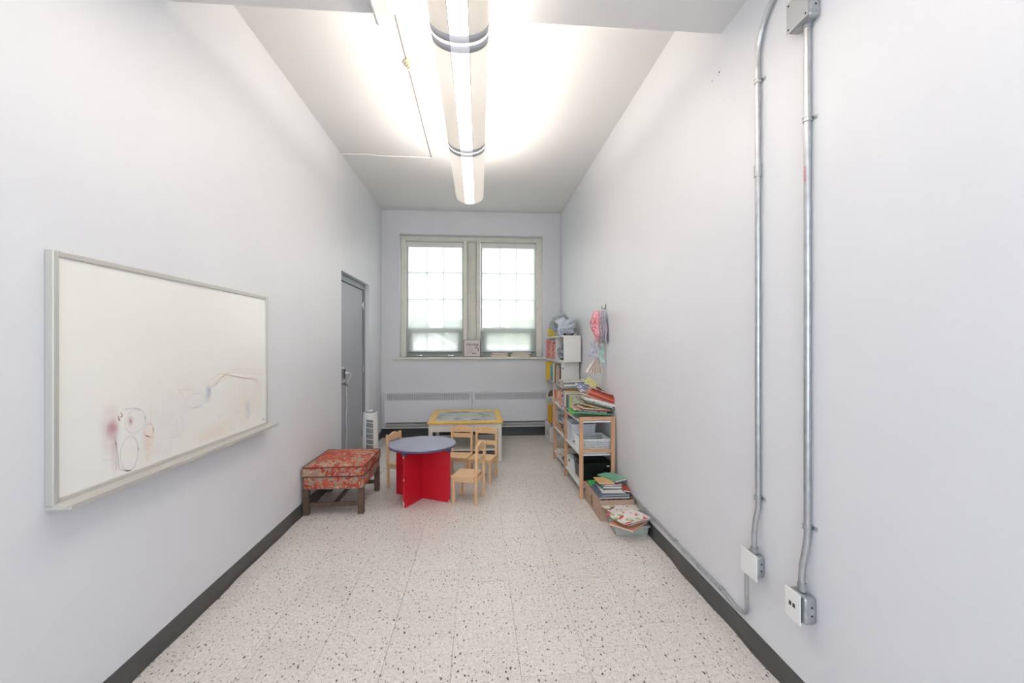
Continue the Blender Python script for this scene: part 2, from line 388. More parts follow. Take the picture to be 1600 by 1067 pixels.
# ------------------------------------------------------------------ books
BM = {}
PAL = {
 'red': (178, 66, 54), 'orange': (212, 100, 62), 'dark red': (128, 48, 44), 'yellow': (226, 186, 60), 'mustard': (206, 158, 52), 'green': (58, 150, 84),
 'bright green': (80, 186, 96), 'mint green': (120, 176, 150), 'olive': (96, 104, 62), 'teal': (110, 160, 160), 'blue': (82, 96, 142), 'slate': (96, 104, 124),
 'light blue': (150, 180, 200), 'grey': (150, 150, 152), 'dark grey': (88, 84, 84), 'white': (226, 224, 220), 'cream': (226, 214, 190), 'tan': (214, 174, 120),
 'pink': (214, 130, 140), 'crimson': (196, 96, 104), 'purple': (150, 120, 170), 'brown': (122, 88, 66), 'black': (40, 38, 40), 'peach': (222, 160, 130), 'lime': (206, 208, 128)}
ART = {'floral': ((236, 226, 222), (206, 52, 62), (120, 176, 70)), 'orchard': ((226, 216, 214), (96, 66, 84), (158, 190, 60)), 'starry': ((110, 122, 162), (222, 216, 160), (214, 220, 230)),
 'citrus': ((216, 212, 150), (222, 190, 90), (160, 180, 120)), 'comic': ((224, 216, 206), (196, 90, 60), (80, 110, 150)), 'meadow': ((200, 206, 190), (90, 110, 60), (226, 224, 216)), 'rosy': ((218, 150, 150), (150, 60, 70), (228, 214, 210))}
def cover(c):
    if c in BM: return BM[c]
    if c in PAL: m = mat('book_'+c.replace(' ', '_'), PAL[c], rough=.45, var=.05, vscale=20)
    else:
        a, b_, d = ART[c]; m = bpy.data.materials.new('book_art_'+c); m.use_nodes = True; nt = m.node_tree; N = nt.nodes; L = nt.links; bs = N['Principled BSDF']; bs.inputs['Roughness'].default_value = .35
        tc = N.new('ShaderNodeTexCoord'); n1 = N.new('ShaderNodeTexNoise'); n1.inputs['Scale'].default_value = 16; n1.inputs['Detail'].default_value = 2; n1.inputs['Distortion'].default_value = 1.5
        v = N.new('ShaderNodeTexVoronoi'); v.inputs['Scale'].default_value = 22
        r1 = N.new('ShaderNodeValToRGB'); r1.color_ramp.interpolation = 'CONSTANT'; r1.color_ramp.elements[0].color = (0, 0, 0, 1); r1.color_ramp.elements[1].position = .56; r1.color_ramp.elements[1].color = (1, 1, 1, 1)
        r2 = N.new('ShaderNodeMath'); r2.operation = 'LESS_THAN'; r2.inputs[1].default_value = .33
        L.new(tc.outputs['Object'], n1.inputs['Vector']); L.new(tc.outputs['Object'], v.inputs['Vector']); L.new(n1.outputs['Fac'], r1.inputs[0]); L.new(v.outputs['Distance'], r2.inputs[0])
        m1 = N.new('ShaderNodeMix'); m1.data_type = 'RGBA'; m1.inputs[6].default_value = lin(*a); m1.inputs[7].default_value = lin(*b_); L.new(r1.outputs[0], m1.inputs[0])
        m2 = N.new('ShaderNodeMix'); m2.data_type = 'RGBA'; m2.inputs[7].default_value = lin(*d); L.new(m1.outputs[2], m2.inputs[6])
        mm = N.new('ShaderNodeMath'); mm.operation = 'MULTIPLY'; L.new(r2.outputs[0], mm.inputs[0]); mm.inputs[1].default_value = .7; L.new(mm.outputs[0], m2.inputs[0])
        L.new(m2.outputs[2], bs.inputs['Base Color'])
    if c in ('floral', 'orchard'): n1.inputs['Scale'].default_value = 9; v.inputs['Scale'].default_value = 14
    BM[c] = m; return m
def book(c, w_, l, t, loc, rot, label, group=None, cat='book', name='book', local=(0, 0, 0)):
    """width across x (spine at -x), length y, thickness z; origin at the middle of the underside"""
    e = min(.0016, t*.2)
    mb = MB(); mb.box(-w_/2, w_/2, -l/2, l/2, 0, e).box(-w_/2, w_/2, -l/2, l/2, t-e, t).box(-w_/2, -w_/2+e, -l/2, l/2, e, t-e)
    o = mb.build(name, cover(c), loc=loc); o.rotation_euler = rot
    pb = MB(); pb.box(-w_/2+e, w_/2-.003, -l/2+.003, l/2-.003, e, t-e); pb.build('pages', m_pages, o)
    tag(o, label, cat, group); return o
ORD = ['lowest', 'second from the bottom', 'third from the bottom', 'fourth from the bottom', 'fifth from the bottom', 'sixth from the bottom', 'seventh from the bottom', 'eighth from the bottom', 'ninth from the bottom', 'tenth from the bottom', 'eleventh from the bottom', 'twelfth from the bottom', 'thirteenth from the bottom', 'fourteenth from the bottom']
def pile(items, origin, tilt, rz, where, group, name='book', front=False):
    """items (colour, w, l, t, dx, dy, drz); stacked along the tilted normal"""
    Mt = Matrix.Rotation(R(rz), 4, 'Z') @ Matrix.Rotation(R(tilt), 4, 'Y')
    h = 0; n = len(items)
    for i, (c, w_, l, t, dx, dy, dr) in enumerate(items):
        if front: w_, l, dr = l, w_, dr+90
        p = Vector(origin)+Mt @ Vector((dx, dy, h)); rot = (Mt @ Matrix.Rotation(R(dr), 4, 'Z')).to_euler()
        pos = 'topmost' if i == n-1 else ORD[i]
        book(c, w_, l, t, p, rot, '%s %s, %s %s' % (c if c in PAL else c+' patterned', name, pos, where), group)
        h += t+.0006
ONF = ['nearest the camera', 'second from the near end', 'third from the near end', 'fourth from the near end', 'fifth from the near end', 'sixth from the near end', 'seventh from the near end', 'eighth from the near end', 'ninth from the near end', 'tenth from the near end', 'eleventh from the near end']
def row(items, x_front, y0, z, where, group):
    """upright books, spines towards the room, from the near end (y0) away; items (colour, depth, height, thickness, pull, lean)"""
    y = y0
    for i, (c, d, h, t, pull, lean) in enumerate(items):
        sl = abs(math.sin(R(lean)))*h; y += t*.5+ (sl*.5)
        # local z (thickness) -> world -y ; centre it
        rot = Euler((R(90+lean), 0, 0)); Mr = rot.to_matrix()
        ctr = Mr @ Vector((0, 0, t/2)); low = min((Mr @ Vector((0, s1*h/2, s2*t))).z for s1 in (-1, 1) for s2 in (0, 1))
        p = Vector((x_front+d/2-pull, y-ctr.y, z-low+.0006))
        book(c, d, h, t, p, rot, '%s upright book, %s %s' % (c if c in PAL else c+' patterned', ONF[i], where), group)
        y += t*.5+sl*.5+.001

# sill folders
pile([('pink', .26, .13, .026, 0, 0, 0), ('crimson', .25, .13, .020, .005, 0, 2), ('rosy', .26, .12, .018, -.005, 0, -1)], (.335, 6.83, WZ0+.001), 0, 0, 'in the sill pile, pink side', 'books on the window sill', 'folder')
pile([('tan', .30, .13, .026, 0, 0, 0), ('mustard', .28, .13, .018, -.01, 0, -2), ('cream', .30, .13, .022, .02, 0, 1), ('grey', .40, .13, .010, -.06, 0, 2)], (.66, 6.83, WZ0+.001), 0, 0, 'in the sill pile, tan side', 'books on the window sill', 'folder')

# ------------------------------------------------------------------ convector heater under the window
ht = thing('convector_heater', 'long low white convector heater with slotted grilles under the windows', 'heater', (-.17, 6.71, .24))
HX0, HX1 = -1.28, 1.30
for (x0, x1) in ((HX0, .065), (.072, HX1)):
    mb = MB(); mb.box(x0, x1, 0, .012, 0, .345, .003); mb.box(x0, x1, 0, .012, .452, .470, .003)
    mb.box(x0, x0+.045, 0, .012, .345, .452).box(x1-.045, x1, 0, .012, .345, .452)
    mb.build('front_panel', mat('heater_enamel', (228, 228, 233), rough=.4), ht)
    mb = MB(); n = 46
    for k in range(n):
        x = x0+.05+(x1-x0-.1)*(k+.5)/n; mb.box(x-.0068, x+.0068, .0, .012, .345, .452)
    mb.build('grille', mat('heater_enamel', (228, 228, 233)), ht, kind='stuff')
MB().box(HX0, HX1, .012, .078, .452, .47).box(HX0, HX0+.006, .012, .078, 0, .452).box(HX1-.006, HX1, .012, .078, 0, .452).box(HX0+.006, HX1-.006, .070, .078, 0, .452).build('cabinet', mat('heater_enamel', (228, 228, 233)), ht)
mb = MB(); mb.box(HX0+.01, HX1-.01, .045, .068, .28, .42)
mb.tube([(HX0+.02, .045, -.04), (HX1-.02, .045, -.04)], .018, 10)
mb.box(HX0+.004, HX1-.004, .062, .078, -.085, 0); mb.build('heating_element', mat('heater_core', (196, 194, 194), rough=.5), ht)

# ------------------------------------------------------------------ door
dr = struct_empty('door_1', (XL, 5.44, 0))
xf = -.055
mb = MB(); mb.box(xf-.06, xf, -.60, -.545, 0, 2.27).box(xf-.06, xf, .52, .60, 0, 2.27).box(xf-.06, xf, -.545, .52, 2.19, 2.27)
mb.box(xf-.06, xf-.04, -.545, -.53, 0, 2.19).box(xf-.06, xf-.04, .505, .52, 0, 2.19)
mb.build('door_frame', m_frameg, dr)
MB().box(xf-.055, xf-.012, -.53, .505, .008, 2.182, .002).build('door_leaf', m_doorg, dr)
MB().box(xf-.1, xf-.058, -.6, .6, 0, 2.27).build('door_stop', m_dark, dr)
for z in (.25, 1.12, 1.98):
    MB().tube([(xf-.004, .512, z-.05), (xf-.004, .512, z+.05)], .008, 8).box(xf-.012, xf-.009, .47, .512, z-.045, z+.045).build('hinge', m_chrome, dr)
yk = -.40
mb = MB(); mb.lathe([(0, 0), (.034, 0), (.034, .006), (.026, .010), (.012, .012), (.012, .035), (.022, .042), (.028, .055), (.026, .068), (.014, .075), (0, .076)], 20, M=Matrix.Translation((xf-.012, yk+.02, .995)) @ Matrix.Rotation(PI/2, 4, 'Y'))
mb.build('door_knob', m_chrome, dr, smooth=True)
mb = MB(); mb.box(xf-.012, xf-.006, yk-.025, yk+.025, .9, .955, .004); mb.build('lock_plate', m_chrome, dr)
# outlet box on the door with the fan's white cord
ob = thing('outlet_box', 'small dark outlet box with a white plug beside the grey door handle', 'outlet', (XL+xf-.012, 5.44+yk-.02, 1.055))
MB().box(0, .045, -.035, .04, 0, .12, .004).build('body', m_frameg, ob)
MB().box(.045, .048, -.028, .033, .008, .112, .001).build('face_plate', m_black, ob)
MB().box(.012, .035, -.01, .02, .12, .135, .003).build('top_plug', m_plate, ob)
cx, cy = XL+xf+.034, 5.44+yk
cord = thing('fan_cord', 'white power cord with a small tag hanging down the grey door', 'power cord', (cx, cy, 0))
MB().lathe([(0, 0), (.013, 0), (.013, .02), (.007, .03), (0, .031)], 10, M=Matrix.Translation((.004, .0, 1.125)) @ Matrix.Rotation(PI/2, 4, 'Y')).build('plug', m_plate, cord, smooth=True)
pts = smooth_path([(.03, 0, 1.125), (.05, .03, 1.12), (.035, .09, 1.08), (-.02, .13, .98), (-.028, .14, .85), (-.026, .155, .7), (-.028, .13, .58), (-.026, .155, .42), (-.028, .135, .28), (-.022, .14, .12), (.01, .10, .01), (.09, .03, .006), (.13, .0, .006)])
MB().tube(pts, .004, 6).build('cable', m_plate, cord, smooth=True)
MB().box(-.021, -.018, .128, .165, .83, .875, .001).build('tag', mat('pale_pink_tag', (226, 190, 182), rough=.6), cord)

# ------------------------------------------------------------------ whiteboard
wb = thing('whiteboard', 'framed wall whiteboard covered with faint scribbles in orange, blue, purple and grey', 'whiteboard', (XL, 2.37, .89))
BW, BH = .76, .90
m_board = bpy.data.materials.new('whiteboard_enamel'); m_board.use_nodes = True
nt = m_board.node_tree; N = nt.nodes; L = nt.links; b = N['Principled BSDF']; b.inputs['Roughness'].default_value = .16; b.inputs['Specular IOR Level'].default_value = .5
tc = N.new('ShaderNodeTexCoord')
col = None
def smudge(prev, y, z, ry, rz_, c, strength):
    mp = N.new('ShaderNodeMapping'); mp.vector_type = 'TEXTURE'; mp.inputs['Location'].default_value = (0.022, y, z); mp.inputs['Scale'].default_value = (1, ry, rz_)
    L.new(tc.outputs['Object'], mp.inputs[0])
    nz = N.new('ShaderNodeTexNoise'); nz.inputs['Scale'].default_value = 14; L.new(tc.outputs['Object'], nz.inputs['Vector'])
    ln = N.new('ShaderNodeVectorMath'); ln.operation = 'LENGTH'; L.new(mp.outputs[0], ln.inputs[0])
    mr = N.new('ShaderNodeMapRange'); mr.inputs['From Min'].default_value = .1; mr.inputs['From Max'].default_value = 1; mr.inputs['To Min'].default_value = strength; mr.inputs['To Max'].default_value = 0; L.new(ln.outputs['Value'], mr.inputs['Value'])
    mu = N.new('ShaderNodeMath'); mu.operation = 'MULTIPLY'; L.new(mr.outputs[0], mu.inputs[0]); L.new(nz.outputs['Fac'], mu.inputs[1])
    mx = N.new('ShaderNodeMix'); mx.data_type = 'RGBA'; L.new(mu.outputs[0], mx.inputs[0]); mx.inputs[7].default_value = lin(*c)
    if prev is None: mx.inputs[6].default_value = lin(242, 241, 236)
    else: L.new(prev, mx.inputs[6])
    return mx.outputs[2]
for (y, z, ry, rz_, c, s_) in ((1.861, 1.112, .035, .055, (160, 50, 70), 1.1), (1.85, 1.12, .06, .13, (200, 140, 150), .7), (1.868, 1.03, .02, .12, (200, 120, 140), .7), (2.055, 1.03, .05, .10, (240, 190, 150), .6), (2.85, 1.08, .28, .22, (240, 208, 180), .4), (2.55, .96, .22, .07, (236, 196, 170), .5), (1.95, 1.13, .02, .03, (170, 60, 80), .9), (2.48, 1.19, .03, .06, (140, 164, 190), .7), (2.88, 1.04, .04, .07, (110, 140, 170), .5), (2.2, 1.1, .4, .3, (206, 204, 206), .4)):
    col = smudge(col, y-2.37, z-.89, ry, rz_, c, s_)
L.new(col, b.inputs['Base Color'])
MB().box(.004, .022, -BW+.012, BW-.012, .012, BH-.012).build('writing_surface', m_board, wb)
mb = MB()
mb.box(0, .03, -BW, -BW+.022, 0, BH, .003).box(0, .03, BW-.022, BW, 0, BH, .003).box(0, .03, -BW+.022, BW-.022, BH-.022, BH, .003).box(0, .03, -BW+.022, BW-.022, 0, .022, .003)
mb.build('frame', m_alu, wb)
MB().prism([(.028, .0), (.028, .006), (.060, -.004), (.082, -.004), (.086, .004), (.090, .004), (.090, -.010), (.060, -.012), (0.0, -.012), (0.0, 0)], -BW-.0, BW+.03, 'y').build('marker_tray', m_alu, wb)
STROKES = {
'orange': [[(2.492, 1.252), (2.569, 1.286), (2.662, 1.276), (2.79, 1.248), (2.962, 1.219), (3.072, 1.16)], [(2.524, 1.215), (2.638, 1.281), (2.738, 1.304), (2.902, 1.294), (3.089, 1.275)], [(2.503, 1.224), (2.615, 1.269), (2.764, 1.28), (3.089, 1.245)], [(2.546, 1.23), (2.687, 1.264), (2.859, 1.239), (3.008, 1.207), (3.024, 1.002)], [(2.79, 1.241), (2.804, 1.029), (2.811, 0.967)], [(3.064, 1.193), (3.04, 1.073), (3.016, 0.995)], [(2.744, 1.038), (2.811, 1.028)], [(2.977, 1.201), (3.0, 1.005)], [(2.031, 1.083), (2.034, 1.05), (2.073, 1.031), (2.027, 1.03), (2.073, 0.998), (2.031, 0.997), (2.066, 0.967), (2.038, 0.958), (2.051, 0.927)], [(2.073, 1.069), (2.08, 1.04), (2.066, 1.011)], [(2.41, 0.983), (2.415, 0.93)], [(2.42, 0.968), (2.45, 0.968), (2.455, 0.927), (2.476, 0.956), (2.503, 0.95), (2.53, 0.938), (2.546, 0.961), (2.58, 0.934), (2.603, 0.956), (2.638, 0.935), (2.675, 0.949), (2.738, 0.951)]],
'blue': [[(2.466, 1.215), (2.503, 1.204), (2.471, 1.188), (2.497, 1.171), (2.466, 1.162), (2.476, 1.134)], [(2.492, 1.212), (2.471, 1.201), (2.508, 1.183), (2.466, 1.175), (2.492, 1.159)], [(2.852, 1.082), (2.902, 1.068), (2.859, 1.043), (2.917, 1.018), (2.873, 0.979), (2.917, 1.003), (2.859, 1.058)], [(2.845, 1.076), (2.852, 1.021), (2.888, 0.969)]],
'grey': [[(2.121, 1.29), (2.117, 1.268)], [(2.136, 1.204), (2.144, 1.163), (2.132, 1.125)], [(2.183, 1.004), (2.211, 0.999), (2.245, 1.017)], [(2.144, 0.97), (2.163, 0.937), (2.187, 0.936), (2.195, 0.981)], [(2.102, 1.002), (2.106, 0.968)], [(2.343, 1.125), (2.44, 1.12)], [(1.814, 0.997), (1.858, 0.989)]],
'purple': [[(1.876, 1.054), (1.887, 1.002), (1.896, 0.94), (1.951, 0.916)], [(1.873, 1.095), (1.878, 1.029), (1.88, 0.94)], [(1.92, 1.183), (1.977, 1.18), (2.01, 1.167)]],
'pink': [[(2.245, 1.232), (2.362, 1.218)], [(2.245, 1.231), (2.28, 1.192)], [(2.557, 1.038), (2.591, 1.042), (2.574, 1.021), (2.597, 1.02)], [(2.062, 1.186), (2.066, 1.087)], [(2.569, 0.991), (2.615, 0.926)]],
'crimson': [[(1.887, 1.161), (1.896, 1.139), (1.89, 1.15)], [(1.902, 1.173), (1.909, 1.157), (1.899, 1.154)], [(1.948, 1.135), (1.955, 1.119)]]}
def ell(cy, cz, ry, rz_): return [(cy+ry*math.cos(6.5*i/18), cz+rz_*math.sin(6.5*i/18)) for i in range(19)]
STROKES['grey'] += [ell(1.978, 1.124, .056, .05), ell(2.254, 1.051, .024, .043), ell(2.374, 1.161, .08, .036)]
STROKES['purple'] += [ell(1.946, .991, .047, .073)]
STROKES['orange'] += [ell(2.052, 1.069, .028, .028)]
INK = {'orange': (236, 214, 198), 'blue': (204, 212, 222), 'grey': (218, 217, 218), 'purple': (216, 206, 213), 'pink': (232, 210, 210), 'crimson': (196, 136, 146)}
for c, ss in STROKES.items():
    mb = MB()
    for st in ss:
        P = smooth_path([(0, y-2.37, z-.89) for y, z in st], 5); wd = .0022
        prev = None
        for i, p in enumerate(P):
            d = P[min(i+1, len(P)-1)]-P[max(i-1, 0)]
            if d.length < 1e-6: continue
            d.normalize(); n = Vector((0, -d.z, d.y))*wd
            a = mb.bm.verts.new((.0224, (p+n).y, (p+n).z)); b_ = mb.bm.verts.new((.0224, (p-n).y, (p-n).z))
            if prev: mb.bm.faces.new((prev[0], a, b_, prev[1]))
            prev = (a, b_)
    o = mb.build('marker_strokes', mat('faint_marker_'+c, INK[c], rough=.5), wb); o['label'] = 'faint %s marker scribbles' % c; o['kind'] = 'stuff'
mb = MB(); mb.box(.0222, .0228, .695, .725, .05, .053).box(.0222, .0228, .70, .725, .042, .045); mb.build('maker_mark', m_inkg, wb)

# ------------------------------------------------------------------ patterned ottoman
def fabric():
    m = bpy.data.materials.new('paisley_upholstery'); m.use_nodes = True; nt = m.node_tree; N = nt.nodes; L = nt.links; b = N['Principled BSDF']; b.inputs['Roughness'].default_value = .85
    tc = N.new('ShaderNodeTexCoord')
    nz = N.new('ShaderNodeTexNoise'); nz.inputs['Scale'].default_value = 7; nz.inputs['Detail'].default_value = 3; nz.inputs['Distortion'].default_value = 1.2; L.new(tc.outputs['Object'], nz.inputs['Vector'])
    mx0 = N.new('ShaderNodeMix'); mx0.data_type = 'RGBA'; mx0.blend_type = 'LINEAR_LIGHT'; mx0.inputs[0].default_value = .12; L.new(tc.outputs['Object'], mx0.inputs[6]); L.new(nz.outputs['Color'], mx0.inputs[7])
    def layer(prev, scale, lo, hi, c, seed):
        n = N.new('ShaderNodeTexNoise'); n.inputs['Scale'].default_value = scale; n.inputs['Detail'].default_value = 3; n.inputs['Distortion'].default_value = 1.8; n.noise_dimensions = '4D'; n.inputs['W'].default_value = seed
        L.new(mx0.outputs[2], n.inputs['Vector'])
        r = N.new('ShaderNodeValToRGB'); e = r.color_ramp.elements; e[0].position = lo; e[0].color = (0, 0, 0, 1); e[1].position = hi; e[1].color = (1, 1, 1, 1)
        L.new(n.outputs['Fac'], r.inputs[0]); mx = N.new('ShaderNodeMix'); mx.data_type = 'RGBA'; L.new(r.outputs[0], mx.inputs[0]); mx.inputs[7].default_value = lin(*c)
        if prev is None: mx.inputs[6].default_value = lin(172, 66, 50)
        else: L.new(prev, mx.inputs[6])
        return mx.outputs[2]
    c = layer(None, 5.5, .51, .55, (164, 148, 130), 1)
    c = layer(c, 13, .57, .61, (196, 92, 70), 7)
    c = layer(c, 20, .61, .635, (212, 180, 142), 3)
    c = layer(c, 26, .62, .64, (226, 128, 72), 5)
    c = layer(c, 26, .60, .63, (128, 124, 116), 11)
    L.new(c, b.inputs['Base Color'])
    bp = N.new('ShaderNodeBump'); bp.inputs['Strength'].default_value = .3; n3 = N.new('ShaderNodeTexNoise'); n3.inputs['Scale'].default_value = 500; bp.inputs['Distance'].default_value = .001
    L.new(tc.outputs['Object'], n3.inputs['Vector']); L.new(n3.outputs['Fac'], bp.inputs['Height']); L.new(bp.outputs[0], b.inputs['Normal'])
    return m
m_fab = fabric(); m_piping = mat('dark_red_piping', (110, 44, 38), rough=.8)
ot = thing('ottoman', 'rust red patterned ottoman with a box cushion and dark wooden legs', 'ottoman', (-1.238, 4.06, 0))
OW, OD = .25, .31
for sx in (-1, 1):
    for sy in (-1, 1): MB().box(sx*(OW-.022)-.024, sx*(OW-.022)+.024, sy*(OD-.022)-.024, sy*(OD-.022)+.024, 0, .225, .004).build('leg', m_walnut, ot)
MB().box(-OW+.046, OW-.046, -OD+.010, -OD+.032, .068, .104, .003).build('stretcher', m_walnut, ot)
MB().box(-OW+.046, OW-.046, OD-.032, OD-.010, .068, .104, .003).build('stretcher', m_walnut, ot)
MB().box(-.013, .013, -OD+.032, OD-.032, .070, .102, .003).build('stretcher', m_walnut, ot)
mb = MB(); mb.box(-OW, OW, -OD, OD, .215, .325, .016); mb.build('upholstered_base', m_fab, ot, smooth=True)
mb = MB()
n = 16
def cz(u, v):
    e = (1-(2*u-1)**4)*(1-(2*v-1)**4); return .404+.032*e
W2, D2 = OW+.003, OD+.004
mb.grid(lambda u, v: ((2*u-1)*W2, (2*v-1)*D2, cz(u, v)), n, n)
bmesh.ops.remove_doubles(mb.bm, verts=mb.bm.verts, dist=1e-6)
edge = [e for e in mb.bm.edges if e.is_boundary]
r1 = bmesh.ops.extrude_edge_only(mb.bm, edges=edge); vs = [v for v in r1['geom'] if isinstance(v, bmesh.types.BMVert)]; ed = [e for e in r1['geom'] if isinstance(e, bmesh.types.BMEdge)]
for v in vs: v.co.x *= 1.02; v.co.y *= 1.016; v.co.z = .368
r1 = bmesh.ops.extrude_edge_only(mb.bm, edges=ed); vs = [v for v in r1['geom'] if isinstance(v, bmesh.types.BMVert)]; ed = [e for e in r1['geom'] if isinstance(e, bmesh.types.BMEdge)]
for v in vs: v.co.x *= .985; v.co.y *= .988; v.co.z = .327
bmesh.ops.contextual_create(mb.bm, geom=ed)
cu = mb.build('cushion', m_fab, ot, smooth=True)
for z, k in ((.405, 1.0), (.328, 1.004)):
    a, c_ = W2*k, D2*k; rr = .012
    P = []
    for (cx_, cy_, a0) in ((a-rr, c_-rr, 0), (-a+rr, c_-rr, 90), (-a+rr, -c_+rr, 180), (a-rr, -c_+rr, 270)):
        for q in range(5): P.append((cx_+rr*math.cos(R(a0+q*22.5)), cy_+rr*math.sin(R(a0+q*22.5)), z))
    P.append(P[0]); MB().tube(P, .0045, 6, caps=False).build('piping', m_piping, cu, smooth=True)

# ------------------------------------------------------------------ tower fan
fan = thing('tower_fan', 'white oscillating tower fan with a grey louvred grille beside the grey door', 'fan', (-1.22, 4.93, 0), R(-6))
MB().lathe([(0, 0), (.125, 0), (.13, .006), (.13, .016), (.118, .026), (.06, .034), (0, .036)], 40).build('base', m_fanw, fan, smooth=True)
mb = MB(); mb.lathe([(0, .03), (.092, .032), (.096, .05), (.0800, .66), (.077, .688), (.066, .692), (.06, .682), (0, .68)], 40)
mb.build('body', m_fanw, fan, smooth=True)
z0 = .10
seg = 0
while z0 < .60:
    h = .052
    def f(u, v, z0=z0, h=h):
        a = R(-100+u*50); z = z0+h*v+.018*(1-u); z = min(z, .62-.012*u); r_ = .0965-.0160*(z-.05)/.61+.0015
        return (r_*math.cos(a), r_*math.sin(a), z)
    mb = MB(); mb.grid(f, 8, 4); mb.build('louvre', m_fang, fan, smooth=True, solid=.001); z0 += .060
mb = MB(); mb.lathe([(0, .683), (.05, .683), (.054, .688), (.052, .694), (0, .696)], 24, c=(0, .0, 0)); mb.build('control_panel', mat('fan_panel_grey', (84, 86, 88), rough=.35), fan, smooth=True)
for k in range(5):
    a = R(200+k*35); MB().lathe([(0, .696), (.008, .696), (.008, .700), (0, .701)], 10, c=(.033*math.cos(a), .033*math.sin(a), 0)).build('button', m_plate, fan)
MB().lathe([(0, .695), (.026, .695), (.026, .704), (.02, .708), (0, .708)], 18, c=(0, .014, 0)).build('display', m_fanw, fan)

# ------------------------------------------------------------------ round play table on crossed red panels
rt = thing('round_table', 'round grey-violet play table on two crossed red panels', 'table', (-.53, 4.10, 0))
MB().lathe([(0, .496), (.300, .496), (.312, .502), (.313, .514), (.309, .520), (0, .520)], 64).build('tabletop', m_purple, rt, smooth=True)
MB().lathe([(.3, .4958), (.3125, .5015), (.3145, .5085), (.3135, .514), (.3100, .5141), (.3105, .4958)], 64).build('edge_band', m_purpled, rt, smooth=True)
a1 = math.atan2(.285, -.55); a2 = math.atan2(-.255, -.135)
for a, L1, L2 in ((a1, .30, .30), (a2, .285, .27)):
    M = Matrix.Rotation(a, 4, 'Z')
    if a == a1: MB().box(-.30, .30, -.009, .009, 0, .495, .0015, M).build('panel', m_red, rt)
    else:
        MB().box(.0095, L1, -.009, .009, 0, .495, .0015, M).box(-L2, -.0095, -.009, .009, 0, .495, .0015, M).build('panel', m_red, rt)
    for s_, LL in ((1, L1), (-1, L2)):
        br = MB(); br.prism([(s_*(LL-.045), .495), (s_*(LL+.004), .495), (s_*(LL+.004), .46), (s_*(LL-.012), .46)], -.016, .016, 'y'); bmesh.ops.transform(br.bm, matrix=M, verts=br.bm.verts)
        br.build('corner_bracket', m_purpled, rt)
M = Matrix.Rotation(a1+PI, 4, 'Z')
ch_ = MB(); ch_.prism([(.284, .0), (.300, .0), (.300, .012), (.294, .026), (.287, .010)], -.0098, -.0088, 'y'); ch_.box(.2995, .3008, -.008, .008, .0, .03); bmesh.ops.transform(ch_.bm, matrix=M, verts=ch_.bm.verts); o = ch_.build('chipped_edge', mat('bare_particle_board', (226, 196, 180), rough=.9), rt)
M = Matrix.Rotation(a2, 4, 'Z')
ch_ = MB(); ch_.box(.2845, .2858, -.006, .006, .0, .06).box(.2845, .2858, -.004, .006, .24, .26).box(.2845, .2858, -.007, .002, .44, .46); bmesh.ops.transform(ch_.bm, matrix=M, verts=ch_.bm.verts); ch_.build('chipped_edge', mat('bare_particle_board', (226, 196, 180)), rt, kind='stuff')

# ------------------------------------------------------------------ beech children's chairs (local +y = front)
def chair(loc, face, slat_z, label):
    t = thing('child_chair', label, 'chair', loc, math.atan2(face[1], face[0])-PI/2, "beech children's chairs around the play table")
    w_, d = .125, .12
    for sx in (-1, 1):
        MB().box(sx*(w_-.013)-.0125, sx*(w_-.013)+.0125, d-.032, d-.006, 0, .232, .003).build('leg', m_beech_v, t)
        # rear leg runs on up as the back post, raked slightly
        mb = MB(); mb.box(sx*(w_-.011)-.0125, sx*(w_-.011)+.0125, -d-.006, -d+.019, 0, .535, .004)
        for v in mb.bm.verts:
            if v.co.z > .3: v.co.y -= .012
        mb.build('leg', m_beech_v, t)
    mb = MB(); mb.box(-w_-.004, w_+.004, -d+.020, d+.004, .233, .250, .004); mb.build('seat', m_beech_h, t)
    mb = MB(); mb.box(-w_+.026, w_-.026, d-.027, d-.012, .198, .233, .002); mb.box(-w_+.003, -w_+.020, -d+.02, d-.033, .198, .233, .002); mb.box(w_-.020, w_-.003, -d+.02, d-.033, .198, .233, .002).box(-w_+.026, w_-.026, -d, -d+.014, .19, .225, .002)
    mb.build('apron', m_beech_h, t)
    n = 10; top = [(-w_+.022+(2*w_-.044)*k/n, .512+.036*math.sin(PI*k/n)) for k in range(n+1)]
    bot = [(-w_+.022+(2*w_-.044)*k/n, .470+.004*math.sin(PI*k/n)) for k in range(n, -1, -1)]
    MB().prism(top+bot, -d-.010, -d+.006, 'y').build('top_rail', m_beech_h, t)
    MB().box(-w_+.024, w_-.024, -d-.008, -d+.006, slat_z, slat_z+.048, .002).build('back_slat', m_beech_h, t)
    return t
chair((-.765, 4.475, 0), (.92, -.38), .36, 'small beech chair tucked in on the left of the round table')
chair((-.215, 4.70, 0), (-.22, -.975), .412, 'small beech chair with two close back rails behind the round table')
chair((.045, 4.60, 0), (-.32, -.95), .35, 'small beech chair with a wide gap in its back, in front of the glass-topped table')
chair((-.10, 4.02, 0), (-.95, .31), .36, 'small beech chair nearest the camera, facing the red table base')

